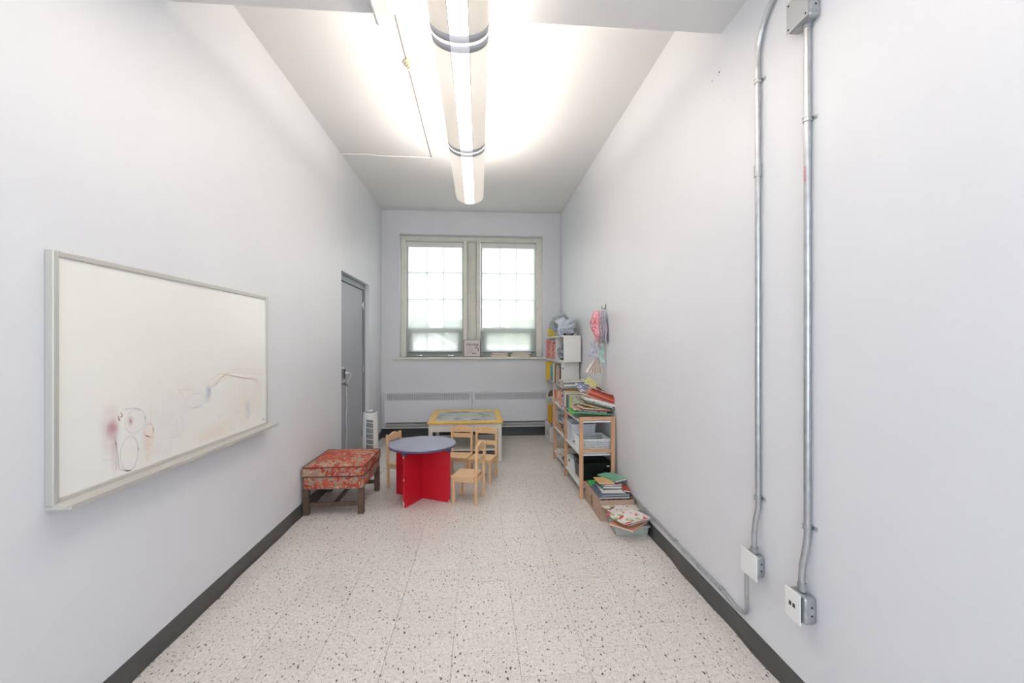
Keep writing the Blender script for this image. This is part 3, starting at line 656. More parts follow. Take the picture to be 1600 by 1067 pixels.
# ------------------------------------------------------------------ glass topped activity table
at = thing('activity_table', 'off-white square table with a yellow frame and glass top by the heater', 'table', (-.165, 5.765, 0))
AW, AD = .465, .49
for sx in (-1, 1):
    for sy in (-1, 1): MB().box(sx*(AW-.04)-.024, sx*(AW-.04)+.024, sy*(AD-.04)-.024, sy*(AD-.04)+.024, 0, .47, .003).build('leg', m_offw, at)
mb = MB(); mb.box(-AW+.064, AW-.064, -AD+.020, -AD+.036, .375, .47).box(-AW+.064, AW-.064, AD-.036, AD-.020, .375, .47).box(-AW+.020, -AW+.036, -AD+.064, AD-.064, .375, .47).box(AW-.036, AW-.020, -AD+.064, AD-.064, .375, .47)
mb.build('apron', m_offw, at)
MB().box(-AW+.024, AW-.024, -AD+.065, AD-.065, .125, .145, .002).build('lower_shelf', m_offw, at)
f_ = .082
mb = MB(); mb.box(-AW, AW, -AD, -AD+f_, .472, .50, .006).box(-AW, AW, AD-f_, AD, .472, .50, .006).box(-AW, -AW+f_, -AD+f_, AD-f_, .472, .50, .004).box(AW-f_, AW, -AD+f_, AD-f_, .472, .50, .004)
mb.build('top_frame', m_yel, at)
m_map = bpy.data.materials.new('sheet_under_glass'); m_map.use_nodes = True; nt = m_map.node_tree; N = nt.nodes; L = nt.links; b = N['Principled BSDF']; b.inputs['Roughness'].default_value = .06; b.inputs['Specular IOR Level'].default_value = .9
tc = N.new('ShaderNodeTexCoord'); n1 = N.new('ShaderNodeTexNoise'); n1.inputs['Scale'].default_value = 7; n1.inputs['Detail'].default_value = 5; r = N.new('ShaderNodeValToRGB'); e = r.color_ramp.elements
e[0].position = .38; e[0].color = lin(128, 140, 140); e[1].position = .56; e[1].color = lin(206, 204, 194); x_ = e.new(.46); x_.color = lin(186, 196, 188)
L.new(tc.outputs['Object'], n1.inputs['Vector']); L.new(n1.outputs['Fac'], r.inputs[0]); L.new(r.outputs[0], b.inputs['Base Color'])
MB().box(-AW+f_-.003, AW-f_+.003, -AD+f_-.003, AD-f_+.003, .480, .492).build('glass_top', m_map, at)

# ------------------------------------------------------------------ pine storage rack (three end frames, two bays)
rk = thing('pine_rack', 'low pine storage rack with white shelves along the right wall', 'shelf', (1.118, 4.66, 0))
RX0, RX1 = -.173, .168
for i, y in enumerate((-.70, .0, .70)):
    for xx in (RX0, RX1-.036): MB().box(xx, xx+.036, y-.011, y+.011, 0, .768, .002).build('post', m_pine_v, rk)
    for z in (.741, .436, .136): MB().box(RX0+.036, RX1-.036, y-.009, y+.009, z, z+.028, .002).build('rail', m_pine_h, rk)
SZ = (.728, .415, .115)
for z in SZ:
    for y0, y1 in ((-.688, -.012), (.012, .688)):
        MB().box(RX0+.006, RX1-.006, y0, y1, z-.016, z, .002).build('shelf_board', m_white, rk)

def basket(name, label, cat, loc, wx, wy, h, taper, m, holes=False, rimw=.008, wall=.003, hole_side=None, rz=0, lip=True):
    t = thing(name, label, cat, loc, rz)
    bx, by = wx/2*(1-taper), wy/2*(1-taper); tx, ty = wx/2, wy/2
    mb = MB()
    def P(u, z, side):
        k = z/h; X = bx+(tx-bx)*k; Y = by+(ty-by)*k
        return {0: (-X+2*X*u, -Y, z), 1: (X, -Y+2*Y*u, z), 2: (X-2*X*u, Y, z), 3: (-X, Y-2*Y*u, z)}[side]
    if not holes:
        for sd in range(4):
            mb.grid(lambda u, v: P(u, v*h, sd), 6, 4)
        mb.box(-bx, bx, -by, by, 0, wall)
        body = mb.build('body', m, t, solid=wall)
    else:
        mb.box(-bx, bx, -by, by, 0, wall)
        for sd in range(4):
            n = int((wx if sd % 2 == 0 else wy)/.0205); r = .0042
            for k in range(n+1):
                a = P(k/n, 0, sd); c_ = P(k/n, h, sd); mb.tube([a, c_], r, 4, caps=False)
            nz = int(h/.0205)
            for k in range(nz+1):
                z = h*k/nz; a = P(0, z, sd); c_ = P(1, z, sd); mb.tube([a, c_], r if k < nz else .005, 4, caps=False)
        body = mb.build('body', m, t); body['kind'] = 'stuff'
    if lip:
        mb = MB()
        mb.box(-tx-rimw, tx+rimw, -ty-rimw, -ty+.001, h-.008, h).box(-tx-rimw, tx+rimw, ty-.001, ty+rimw, h-.008, h).box(-tx-rimw, -tx+.001, -ty, ty, h-.008, h).box(tx-.001, tx+rimw, -ty, ty, h-.008, h)
        mb.build('rim', m, t)
    return t
basket('basket', 'white slatted plastic basket on the middle shelf of the pine rack', 'basket', (1.118, 4.155, .416), .285, .29, .125, .08, m_basket, holes=True)
bb = basket('storage_bin', 'frosted pale plastic bin behind the slatted basket', 'bin', (1.08, 4.475, .416), .25, .27, .215, .10, m_bin)
MB().box(-.02, .02, -.0, .006, 0, .012).build('bin_latch', mat('red_latch', (176, 60, 70)), bb, loc=(-.09, -.13, .03))
bk = basket('storage_bin', 'black plastic bin with hand holes on the bottom shelf of the pine rack', 'bin', (1.125, 4.20, .116), .285, .36, .20, .13, m_blackbin)
MB().box(-.004, .004, -.04, .04, 0, .02, .003).build('handle_hole', m_dark, bk, loc=(-.142, 0, .155))
MB().box(.10, .125, -.19, -.187, .165, .175, .002).build('handle_clip', m_plate, bk)
wbx = basket('storage_box', 'small white box with a hand hole behind the black bin', 'box', (1.06, 4.51, .116), .19, .20, .135, .05, m_basket, lip=False)
MB().box(-.002, .002, -.03, .03, 0, .018, .001).build('handle_hole', m_dark, wbx, loc=(-.0945, 0, .09))
pile([('grey', .28, .2, .02, 0, 0, 0), ('white', .27, .2, .015, .01, 0, 3), ('dark grey', .26, .19, .02, -.01, 0, -3), ('cream', .27, .19, .015, 0, 0, 2)], (1.10, 4.82, .116), 0, 0, 'on the bottom rack shelf', 'books on the bottom rack shelf')
pile([('cream', .28, .22, .018, 0, 0, 0), ('rosy', .26, .2, .014, .01, 0, 4), ('white', .26, .2, .014, -.02, 0, -4)], (1.10, 5.14, .116), 0, 0, 'in the far bottom rack pile', 'books on the bottom rack shelf')
# middle shelf of the far bay: crate, draped bag, papers
cr = thing('wooden_tray', 'shallow pale wooden tray on the middle shelf of the far rack bay', 'tray', (1.11, 5.16, .416))
mb = MB(); mb.box(-.14, .14, -.15, .15, 0, .006).box(-.14, .14, -.15, -.142, .006, .07).box(-.14, .14, .142, .15, .006, .07).box(-.14, -.132, -.142, .142, .006, .07).box(.132, .14, -.142, .142, .006, .07); mb.build('box', m_pine_h, cr)
bgm = thing('tote_bag', 'slumped pink and grey fabric bag with dark piping on the middle rack shelf', 'bag', (1.08, 4.84, .416))
mb = MB(); bmesh.ops.create_icosphere(mb.bm, subdivisions=4, radius=1)
for v in mb.bm.verts:
    q = v.co.copy(); nn = .10*math.sin(q.x*5+1)*math.cos(q.y*4)+.05*math.sin(q.z*11+q.x*7)
    v.co = Vector((q.x*(.125+.02*nn), q.y*(.13+.03*nn), max(0, .075+q.z*.075*(1+nn*1.5)+.02*q.x)))
mb.build('sack', mat('pink_grey_cloth', (190, 178, 180), rough=.9, var=.2, vscale=14), bgm, smooth=True)
MB().tube(smooth_path([(-.118, -.11, .02), (-.13, -.03, .10), (-.12, .05, .07), (-.10, .11, .03)]), .005, 6).build('piping', m_dark, bgm)
pile([('comic', .24, .2, .012, 0, 0, 5), ('white', .25, .2, .014, .01, 0, -6), ('light blue', .24, .19, .012, 0, .01, 8), ('brown', .22, .19, .02, 0, 0, 0), ('grey', .24, .19, .015, -.01, 0, 4)], (1.10, 5.15, .495), 3, 0, 'in the pile in the wooden tray', 'books in the wooden tray')

# top of the far bay: upright folders and a flat pile across them
GU = 'upright books on the pine rack'
row([('cream', .2, .20, .018, .01, 3), ('white', .2, .19, .03, .0, 2), ('light blue', .2, .19, .025, .01, 2), ('white', .2, .2, .03, .0, 3), ('rosy', .2, .18, .02, .02, 3), ('grey', .2, .19, .03, .01, 2), ('white', .2, .20, .04, .0, 1), ('cream', .2, .19, .03, .0, 0), ('peach', .2, .19, .02, .015, 0), ('light blue', .2, .2, .03, .0, 0)], .965, 4.69, .729, 'on the far rack top', GU)
pile([('mustard', .31, .24, .010, 0, 0, 2), ('brown', .32, .25, .010, -.01, 0, -1), ('grey', .31, .25, .026, -.01, 0, -1), ('white', .31, .24, .022, .0, 0, 2), ('slate', .30, .24, .006, .02, 0, -3), ('grey', .31, .25, .014, -.015, 0, 1), ('white', .29, .22, .012, -.02, .01, 4), ('meadow', .22, .18, .008, -.06, 0, 10)], (1.11, 4.86, .935), -1, 0, 'in the flat pile on the rack', 'flat books piled on the pine rack', front=True)
# near bay: upright magazines then the slumped heap
row([('meadow', .15, .195, .010, -.01, 8), ('lime', .2, .19, .014, .01, 7), ('white', .2, .19, .012, .0, 6), ('teal', .2, .185, .034, .01, 4), ('light blue', .2, .18, .02, .0, 3), ('dark grey', .2, .18, .026, .01, 3), ('white', .2, .175, .03, .0, 0)], .955, 4.34, .729, 'on the near rack top', GU)
G1 = 'slumped books heaped on the near end of the pine rack'
pile([('bright green', .36, .26, .010, -.055, .12, 0), ('mint green', .33, .26, .010, .0, .09, 3), ('comic', .32, .25, .012, -.04, .12, -5), ('peach', .32, .22, .008, -.03, .10, 4), ('dark red', .30, .22, .010, -.01, .06, -3), ('cream', .30, .22, .010, .0, .05, 3)], (1.135, 4.10, .770), 5, 0, 'at the base of the heap', G1, front=True)
pile([('tan', .27, .22, .012, -.02, .06, 8), ('dark grey', .26, .20, .008, .01, .05, -3), ('olive', .27, .21, .012, -.03, .06, 6), ('grey', .28, .20, .010, .01, .04, 0), ('meadow', .28, .21, .010, -.01, .05, -4), ('white', .29, .21, .022, .0, .04, 3)], (1.150, 4.08, .836), 15, 0, 'in the pale tilted layer', G1, front=True)
pile([('peach', .24, .2, .014, -.04, .06, 10), ('crimson', .28, .20, .010, .01, .05, -2), ('red', .28, .20, .010, .0, .06, 4), ('orange', .28, .20, .012, .02, .05, -4), ('peach', .27, .19, .005, .01, .06, 2), ('orange', .27, .19, .010, .01, .06, 2), ('red', .26, .19, .010, .02, .05, -3), ('dark red', .25, .19, .014, .01, .07, 3), ('rosy', .22, .18, .008, .02, .08, -5)], (1.165, 4.09, .908), 20, 0, 'in the red tilted layer', G1, front=True)
book('starry', .15, .15, .008, (1.055, 4.22, 1.01), (R(30), R(8), R(12)), 'blue and yellow starry book propped on the slumped heap', G1)
book('citrus', .12, .18, .008, (1.150, 4.34, 1.03), (R(38), R(24), R(-14)), 'yellow-green patterned book at the peak of the slumped heap', G1)
book('black', .17, .21, .012, (1.215, 4.40, .97), (0, R(24), R(5)), 'black book sliding off the back of the slumped heap', G1)
book('peach', .16, .2, .010, (1.20, 4.46, .995), (0, R(20), R(-8)), 'peach book on the black book at the back of the heap', G1)
book('dark grey', .13, .2, .012, (1.245, 4.24, .955), (0, R(36), R(4)), 'dark grey book against the wall on the slumped heap', G1)
book('cream', .10, .14, .008, (1.262, 4.36, .985), (0, R(40), R(4)), 'cream booklet behind the dark grey book by the wall', G1)

# ------------------------------------------------------------------ white bookcases
def case(name, label, y0, y1, z0, z1, rows, div, x0=1.06, x1=1.295):
    t = thing(name, label, 'bookcase', ((x0+x1)/2, (y0+y1)/2, z0)); W = (x1-x0)/2; D = (y1-y0)/2; H = z1-z0; th = .018
    MB().box(-W, W, -D, -D+th, 0, H, .0015).build('side_panel', m_white, t); MB().box(-W, W, D-th, D, 0, H, .0015).build('side_panel', m_white, t)
    for k in range(rows+1):
        z = (H-th)*k/rows; MB().box(-W+.001, W, -D+th, D-th, z, z+th, .001).build('shelf', m_white, t)
    yd = div-(y0+y1)/2
    for k in range(rows):
        z = (H-th)*k/rows+th; MB().box(-W+.002, W, yd-th/2, yd+th/2, z, z+(H-th)/rows-th, .001).build('divider', m_white, t)
    MB().box(W-.006, W-.001, -D+th, D-th, th, H-th).build('back_panel', m_white, t)
    return t
lower = case('bookcase', 'tall white bookcase in the back right corner', 5.43, 6.66, 0, 1.225, 4, 6.06)
upper = case('cube_shelf', 'white cube shelf sitting on top of the tall bookcase', 5.32, 6.64, 1.226, 1.565, 1, 5.90, x0=1.07, x1=1.29)
mb = MB(); mb.box(-.105, -.082, -.6165, -.615, 1.13, 1.155); o = mb.build('small_sticker', mat('brown_sticker', (170, 140, 132), rough=.7), lower)
cs = (1.225-.018)/4
sz = [cs*k+.019 for k in range(4)]
WL = 'in the white bookcase, '
GB = 'books in the white bookcase'
row([('mustard', .2, .25, .028, .015, 3), ('brown', .2, .25, .012, .01, 2), ('white', .19, .24, .04, .0, 2), ('comic', .19, .22, .03, .0, 3), ('grey', .19, .24, .05, .0, 2), ('white', .19, .22, .05, .0, 2), ('peach', .19, .22, .04, .01, 0), ('black', .19, .24, .03, .0, 0)][::-1], 1.05, 5.46, sz[3], 'on the top near bookcase shelf', GB)
row([('teal', .2, .23, .05, .005, 2), ('white', .2, .2, .05, .0, 0), ('light blue', .2, .2, .04, 0, 0), ('yellow', .21, .27, .045, .055, 1), ('tan', .2, .25, .03, .04, 0), ('pink', .2, .22, .05, .02, 0)], 1.05, 6.10, sz[3], 'on the top far bookcase shelf', GB)
row([('rosy', .2, .24, .04, .01, 0), ('peach', .2, .25, .03, .03, 2), ('white', .2, .26, .04, .01, 0), ('olive', .2, .25, .03, .02, 0), ('rosy', .21, .26, .04, .05, 1), ('pink', .21, .27, .03, .07, 0), ('cream', .2, .24, .06, .03, 0)], 1.06, 6.00, 1.246, 'in the far cube shelf cubby', 'books in the cube shelf')
row([('green', .2, .2, .04, .0, 0), ('white', .2, .22, .05, .01, 0), ('grey', .2, .2, .06, .0, 2), ('peach', .2, .22, .04, .02, 0), ('orange', .2, .22, .04, .03, 0), ('brown', .2, .2, .06, .02, 0), ('white', .2, .22, .05, 0, 0)], 1.05, 5.47, sz[2], 'on the third near bookcase shelf', GB)
row([('mustard', .21, .26, .04, .045, 0), ('orange', .2, .25, .03, .03, 0), ('yellow', .21, .26, .05, .04, 0), ('white', .2, .24, .06, .01, 0), ('tan', .2, .25, .05, .02, 0)], 1.05, 6.10, sz[1], 'on the second far bookcase shelf', GB)
row([('rosy', .2, .23, .05, .0, 0), ('white', .2, .25, .05, .0, 0), ('grey', .2, .25, .05, .0, 0), ('comic', .2, .25, .05, .0, 0)], 1.05, 5.47, sz[1], 'on the second near bookcase shelf', GB)
def lump(name, label, cat, loc, rx, ry, rz_, m, seed, amp=.25, fr=5, sub=4, mat2=None):
    mb = MB(); bmesh.ops.create_icosphere(mb.bm, subdivisions=sub, radius=1); rnd = random.Random(seed); a, b_, c_ = [rnd.random()*6 for _ in range(3)]
    for v in mb.bm.verts:
        q = v.co.copy(); nn = math.sin(q.x*fr+a)*math.cos(q.y*fr*1.3+b_)+.5*math.sin(q.z*fr*2+c_)*math.cos(q.x*fr*1.7)
        k = 1+amp*nn*.6; v.co = Vector((q.x*rx*k, q.y*ry*k, max(0, rz_+q.z*rz_*k)))
    o = mb.build(name, m, loc=loc, smooth=True); return tag(o, label, cat)
lump('twig_ball', 'brown woven ball on the third far shelf of the white bookcase', 'ball', (1.13, 6.35, sz[2]), .085, .085, .075, mat('dark_wicker', (118, 92, 80), rough=.9, var=.5, vscale=40), 4, .15, 9)
pile([('light blue', .2, .16, .03, 0, 0, 0), ('white', .2, .16, .03, 0, 0, 2)], (1.15, 6.19, sz[2]), 0, 0, 'in the small pile beside the brown ball', GB)
cbx = thing('printed_carton', 'white printed carton with purple marks at the foot of the white bookcase', 'box', (1.12, 6.36, sz[0]))
MB().box(-.09, .11, -.24, .24, 0, .24, .003).build('carton', m_white, cbx)
mb = MB(); mb.prism([(-.05, .09), (.03, .09), (-.01, .16)], -.0915, -.0895, 'x'); mb.prism([(-.16, .09), (-.11, .09), (-.13, .18)], -.0915, -.0895, 'x');
mb.build('purple_print', mat('purple_print', (130, 112, 160), rough=.6), cbx)
lump('cloth_bundle', 'crumpled grey and black cloth bundle in the near cubby of the cube shelf', 'cloth', (1.14, 5.62, 1.246), .08, .17, .10, mat('grey_black_cloth', (140, 140, 146), rough=.9, var=.8, vscale=22), 12, .35, 6)
lump('toy_sack', 'pale mottled cloth sack on the lowest near shelf of the white bookcase', 'bag', (1.16, 5.72, sz[0]), .08, .18, .10, mat('mottled_cloth', (190, 180, 170), rough=.9, var=.3, vscale=20), 15, .25, 5)

# things on top of the cube shelf
def sun_hat(name, label, loc, rot, m, r=.12, seed=1, brim=.11):
    t = thing(name, label, 'hat', loc); t.rotation_euler = rot; rnd = random.Random(seed); p1, p2 = rnd.random()*6, rnd.random()*6
    def f(u, v):
        a = 2*PI*u
        fold = 1+.10*math.sin(3*a+p1)*v+.05*math.sin(7*a+p2)*v
        if v < .55:
            k = v/.55; rr = r*math.sin(k*PI/2)**.8; z = .12*math.cos(k*PI/2)+.012*math.sin(5*a+k*6)
        else:
            k = (v-.55)/.45; rr = r+brim*k; z = -.05*k**1.3+.030*math.sin(4*a+p1)*k+.006*math.sin(6*a+p2)*k
        return (rr*fold*math.cos(a), rr*fold*math.sin(a), z)
    mb = MB(); mb.grid(f, 60, 20); bmesh.ops.remove_doubles(mb.bm, verts=mb.bm.verts, dist=1e-5); mb.build('crown_and_brim', m, t, smooth=True, solid=.003)
    return t
m_hat = mat('blue_grey_cotton', (196, 202, 213), rough=.9, var=.12, vscale=12)
m_hat2 = mat('sage_grey_cotton', (158, 168, 172), rough=.9, var=.15, vscale=14)
h1 = sun_hat('sun_hat', 'blue-grey cloth sun hat slumped in front on the cube shelf', (1.155, 5.52, 1.685), (R(62), R(34), R(10)), m_hat, .085, 2, .06)
h2 = sun_hat('sun_hat', 'darker sage-grey cloth hat leaning at the back of the cube shelf', (1.125, 5.80, 1.745), (R(72), R(4), R(-10)), m_hat2, .095, 5, .05)
lump('folded_cloth', 'pale grey folded cloth under the sun hats on the cube shelf', 'cloth', (1.15, 5.56, 1.566), .10, .17, .055, mat('pale_grey_cloth', (178, 184, 196), rough=.9, var=.12, vscale=16), 21, .3, 7)
lump('dark_pouch', 'dark grey pouch against the wall beside the sun hats', 'pouch', (1.225, 5.62, 1.566), .05, .10, .085, mat('charcoal_cloth', (112, 118, 130), rough=.8, var=.2), 23, .2, 4)
cn = thing('yellow_canister', 'yellow canister with a black lid on the far end of the cube shelf', 'canister', (1.10, 6.42, 1.566))
MB().box(-.052, .052, -.06, .06, 0, .125, .008).build('body', mat('yellow_tin', (214, 188, 84), rough=.45, var=.1, vscale=18), cn); MB().box(-.035, .05, -.05, .05, .125, .14, .004).build('lid', m_black, cn)
lump('toy_piece', 'small green toy piece on the near edge of the cube shelf', 'toy', (1.262, 5.36, 1.566), .018, .02, .010, mat('toy_green', (96, 160, 100), rough=.5), 31, .2, 4, 3)
lump('toy_piece', 'small black toy piece in front of the hats on the cube shelf', 'toy', (1.095, 5.37, 1.566), .018, .02, .012, m_black, 33, .2, 4, 3)

# ------------------------------------------------------------------ dress-up things on the wall hook
hk = thing('wall_hook', 'small dark metal hook on the right wall above the dress-up clothes', 'hook', (XR, 4.33, 1.84))
MB().box(-.004, 0, -.007, .007, -.03, .03, .001).build('back_plate', m_black, hk)
MB().tube(smooth_path([(-.004, 0, -.005), (-.03, 0, -.02), (-.04, 0, -.005), (-.038, 0, .012)]), .003, 6).build('prong', m_black, hk)
def flor(name, a, b_, c_):
    ART[name] = (a, b_, c_); m = cover(name); m.node_tree.nodes['Principled BSDF'].inputs['Roughness'].default_value = .9
    for n in m.node_tree.nodes:
        if n.type == 'TEX_NOISE': n.inputs['Scale'].default_value = 30
        if n.type == 'TEX_VORONOI': n.inputs['Scale'].default_value = 60
    return m
m_pf = flor('pink_floral_cloth', (226, 160, 168), (204, 104, 108), (240, 224, 222))
m_lf = flor('pale_floral_cloth', (214, 206, 206), (190, 120, 130), (180, 196, 200))
m_lil = mat('lilac_grey_cloth', (178, 172, 184), rough=.9, var=.1, vscale=12)
def hang(name, label, cat, x, y, ztop, zbot, wfun, m, depth=.03, fold=5, seed=1, rz=0, parts=None):
    """cloth hanging as a closed flattened tube; wfun(v) half-width at fraction v from the top"""
    t = thing(name, label, cat, (x, y, zbot), rz); H = ztop-zbot
    def f(u, v):
        a = 2*PI*u; wv = wfun(v); k = 1+.22*math.sin(fold*a+seed)*min(1, v*3)
        return (wv*k*math.cos(a)+.008*math.sin(v*9+seed), (depth*(.5+.5*v))*k*math.sin(a)+.006*math.sin(v*13+seed), H*(1-v))
    mb = MB(); mb.grid(f, 40, 24); bmesh.ops.remove_doubles(mb.bm, verts=mb.bm.verts, dist=1e-5); mb.build('cloth', m, t, smooth=True)
    return t
hang('floral_bonnet', 'long pink and red floral bonnet hanging from the wall hook', 'bonnet', 1.200, 4.30, 1.80, 1.47, lambda v: .005+.042*math.sin(PI*min(1, v*1.05+.12))**.6, m_pf, .05, 5, 1)
hang('floral_scarf', 'pale floral scarf hanging beside the pink bonnet', 'scarf', 1.245, 4.31, 1.80, 1.42, lambda v: .006+.022*math.sin(PI*min(1, v*.9+.1)), m_lf, .035, 4, 2)
hang('lilac_apron', 'lilac-grey cloth hanging flat against the wall under the hook', 'apron', 1.275, 4.30, 1.80, 1.47, lambda v: .003+.022*math.sin(PI*min(1, v*.8+.1)), m_lil, .10, 6, 3)
hang('printed_ruffle', 'small lilac and blue ruffle below the pink bonnet', 'ruffle', 1.172, 4.30, 1.475, 1.33, lambda v: .02+.022*v, mat('blue_lilac_print', (188, 186, 204), rough=.9, var=.3, vscale=30), .04, 7, 4)
hang('mint_ribbon', 'mint green ribbon hanging above the cream pleated skirt', 'ribbon', 1.255, 4.31, 1.435, 1.27, lambda v: .016+.008*v, mat('mint_cloth', (176, 208, 200), rough=.8, var=.1), .03, 4, 5)
# pleated fan skirt
t = thing('pleated_skirt', 'cream and beige pleated doll skirt lowest in the hanging bundle', 'skirt', (1.225, 4.31, 1.315))
mb = MB(); mb.grid(lambda u, v: ((.015+.05*v)*(2*u-1)*1.4-.01+(-.03*v), .018*math.cos(u*PI*12)*(.3+v)-.0, -.145*v*(1-.25*(2*u-1)**2*0+.0)-(.03*v*(1-abs(2*u-1)))), 48, 6)
mb.build('pleats', mat('cream_satin', (236, 224, 212), rough=.5, var=.08, vscale=20), t, smooth=False, solid=.0015)

# ------------------------------------------------------------------ cardboard box with books, clear tray with books
cb = thing('cardboard_box', 'brown cardboard box full of books on the floor by the rack', 'box', (1.141, 3.70, 0))
cw, cdp, chh = .143, .255, .17
mb = MB(); mb.box(-cw, cw, -cdp, cdp, 0, .004).box(-cw, cw, -cdp, -cdp+.004, .004, chh).box(-cw, cw, cdp-.004, cdp, .004, chh).box(-cw, -cw+.004, -cdp+.004, cdp-.004, .004, chh).box(cw-.004, cw, -cdp+.004, cdp-.004, .004, chh); mb.build('carton', m_card, cb)
MB().box(-.035, .035, -cdp-.0012, -cdp+.001, .095, .125, .0005).build('hand_hole', m_dark, cb)
mb = MB(); mb.box(-cw-.001, -cw+.0005, -.012, .03, .05, .075); mb.box(-cw-.001, -cw+.0005, -.01, .02, .085, .092); mb.box(-cw-.001, -cw+.0005, .0, .012, .095, .135); mb.box(-cw-.001, -cw+.0005, .03, .045, .08, .11); mb.box(-cw-.001, -cw+.0005, -.03, .05, .035, .042)
mb.build('printed_emblem', mat('dark_brown_print', (92, 60, 56), rough=.8), cb)
GC = 'books in the cardboard box'
pile([('slate', .25, .40, .03, 0, .0, 0), ('white', .25, .40, .03, 0, 0, 0), ('grey', .25, .40, .04, 0, 0, 0), ('comic', .25, .4, .03, 0, 0, 0)], (1.135, 3.72, .006), 0, 0, 'inside the cardboard box', GC)
pile([('slate', .262, .30, .014, .0, -.07, 0), ('slate', .24, .28, .010, .01, -.06, 3), ('white', .2, .24, .008, .02, -.04, -3)], (1.13, 3.70, .168), 0, 0, 'of the folders across the cardboard box', GC)
pile([('black', .16, .20, .008, .01, -.0, 2), ('teal', .17, .20, .016, .015, 0, -4), ('rosy', .16, .19, .010, .02, .01, 3), ('tan', .14, .17, .010, -.02, .02, -6)], (1.13, 3.70, .204), 2, 8, 'of the small books on the cardboard box', GC)
book('mint green', .13, .21, .014, (1.21, 3.76, .252), (0, R(-3), R(22)), 'mint green notebook at the top right of the cardboard box', GC)
book('mint green', .12, .20, .010, (1.20, 3.84, .236), (0, R(0), R(30)), 'mint green notebook under the other one at the back of the box', GC)
book('bright green', .11, .15, .006, (1.065, 3.87, .172), (0, R(-2), R(-8)), 'bright green booklet at the back left corner of the cardboard box', GC)
book('red', .06, .16, .012, (1.265, 3.62, .20), (0, R(10), R(-6)), 'thin red book at the wall side of the cardboard box', GC)

m_clear = bpy.data.materials.new('clear_tray_plastic'); m_clear.use_nodes = True
nt = m_clear.node_tree; nt.nodes.clear(); o_ = nt.nodes.new('ShaderNodeOutputMaterial'); mx = nt.nodes.new('ShaderNodeMixShader'); mx.inputs[0].default_value = .30
a_ = nt.nodes.new('ShaderNodeBsdfTransparent'); a_.inputs[0].default_value = (.98, .99, .985, 1); g_ = nt.nodes.new('ShaderNodeBsdfPrincipled'); g_.inputs['Roughness'].default_value = .15; g_.inputs['Base Color'].default_value = lin(236, 240, 236)
nt.links.new(a_.outputs[0], mx.inputs[1]); nt.links.new(g_.outputs[0], mx.inputs[2]); nt.links.new(mx.outputs[0], o_.inputs[0])
ct = basket('clear_tray', 'clear plastic tray of picture books on the floor nearest the camera', 'tray', (1.165, 3.30, 0), .255, .31, .082, .08, m_clear, rimw=.010, rz=R(-4))
MB().box(-.008, .008, -.03, .03, 0, .02, .004).build('handle', m_clear, ct, loc=(.125, -.07, .06))
GT = 'picture books in the clear tray'
pile([('white', .215, .265, .014, 0, 0, 0), ('mint green', .215, .26, .008, .0, 0, 1), ('cream', .21, .26, .018, 0, 0, -1), ('rosy', .21, .26, .010, 0, 0, 1), ('white', .21, .26, .014, .0, 0, -1)], (1.165, 3.31, .006), 0, -4, 'inside the clear tray', GT)
pile([('peach', .20, .27, .012, .0, -.05, -48), ('rosy', .20, .25, .012, .0, .01, 22), ('crimson', .2, .25, .010, -.005, .02, 14)], (1.155, 3.25, .084), -1, 0, 'of the loose tray books', GT)
book('orchard', .25, .20, .008, (1.150, 3.40, .120), (R(0), R(0), R(14)), 'picture book with dark plums and green fruit at the back of the clear tray', GT)
fb = book('floral', .26, .20, .012, (1.150, 3.19, .130), (R(-1), R(0), R(22)), 'white picture book with red flowers on top of the clear tray', GT)
book('cream', .08, .16, .010, (1.262, 3.47, .118), (0, R(4), R(-6)), 'cream booklet by the wall at the back of the clear tray', GT)

# ------------------------------------------------------------------ conduits and boxes on the right wall
def strap(t, x, y, z, horiz=False):
    mb = MB(); r = .0152
    def cyl(z0, z1):
        V0 = [mb.bm.verts.new((x+r*math.cos(R(a)), y+r*math.sin(R(a)), z0)) for a in range(0, 360, 30)]; V1 = [mb.bm.verts.new((v.co.x, v.co.y, z1)) for v in V0]
        for k in range(12): mb.bm.faces.new((V0[k], V0[(k+1) % 12], V1[(k+1) % 12], V1[k]))
    if horiz:
        mb.tube([(x, y-.006, z), (x, y+.006, z)], r, 12); mb.box(x+.008, XR-t.location.x, y-.006, y+.006, z, z+.026)
    else:
        cyl(z-.007, z+.007); mb.tube([(x, y, z-.0095), (x, y, z-.0055)], r+.0022, 14); mb.tube([(x, y, z+.0055), (x, y, z+.0095)], r+.0022, 14)
        mb.box(XR-t.location.x-.003, XR-t.location.x, y-.034, y, z-.008, z+.008, .001); mb.lathe([(0, 0), (.005, 0), (.004, .003), (0, .0035)], 10, M=Matrix.Translation((XR-t.location.x-.003, y-.026, z)) @ Matrix.Rotation(-PI/2, 4, 'Y'))
    mb.build('strap', m_galv, t)
def coupling(t, p0, p1):
    MB().tube([p0, p1], .0165, 12).build('coupling', m_galv2, t, smooth=True)
c1 = thing('conduit', 'steel conduit curving overhead and running down to the blank white plate', 'conduit', (XR-.016, 1.89, .5))
path = [(-.014, 0.005, -.012), (-.014, .005, .08), (-.008, .002, .15), (0, -.003, .2), (0, 0, .6), (0, 0, 2.28)]
for k in range(1, 9): a = k/8*R(62); path.append((0, -.17*(1-math.cos(a)), 2.28+.17*1.25*math.sin(a)))
lx, ly, lz = path[-1]; path.append((0, ly-.30, lz+.19))
MB().tube(path, .0118, 14).build('pipe', m_galv, c1, smooth=True)
for z in (2.18, .245): strap(c1, 0, 0, z)
coupling(c1, (0, 0, 1.735), (0, 0, 1.79))
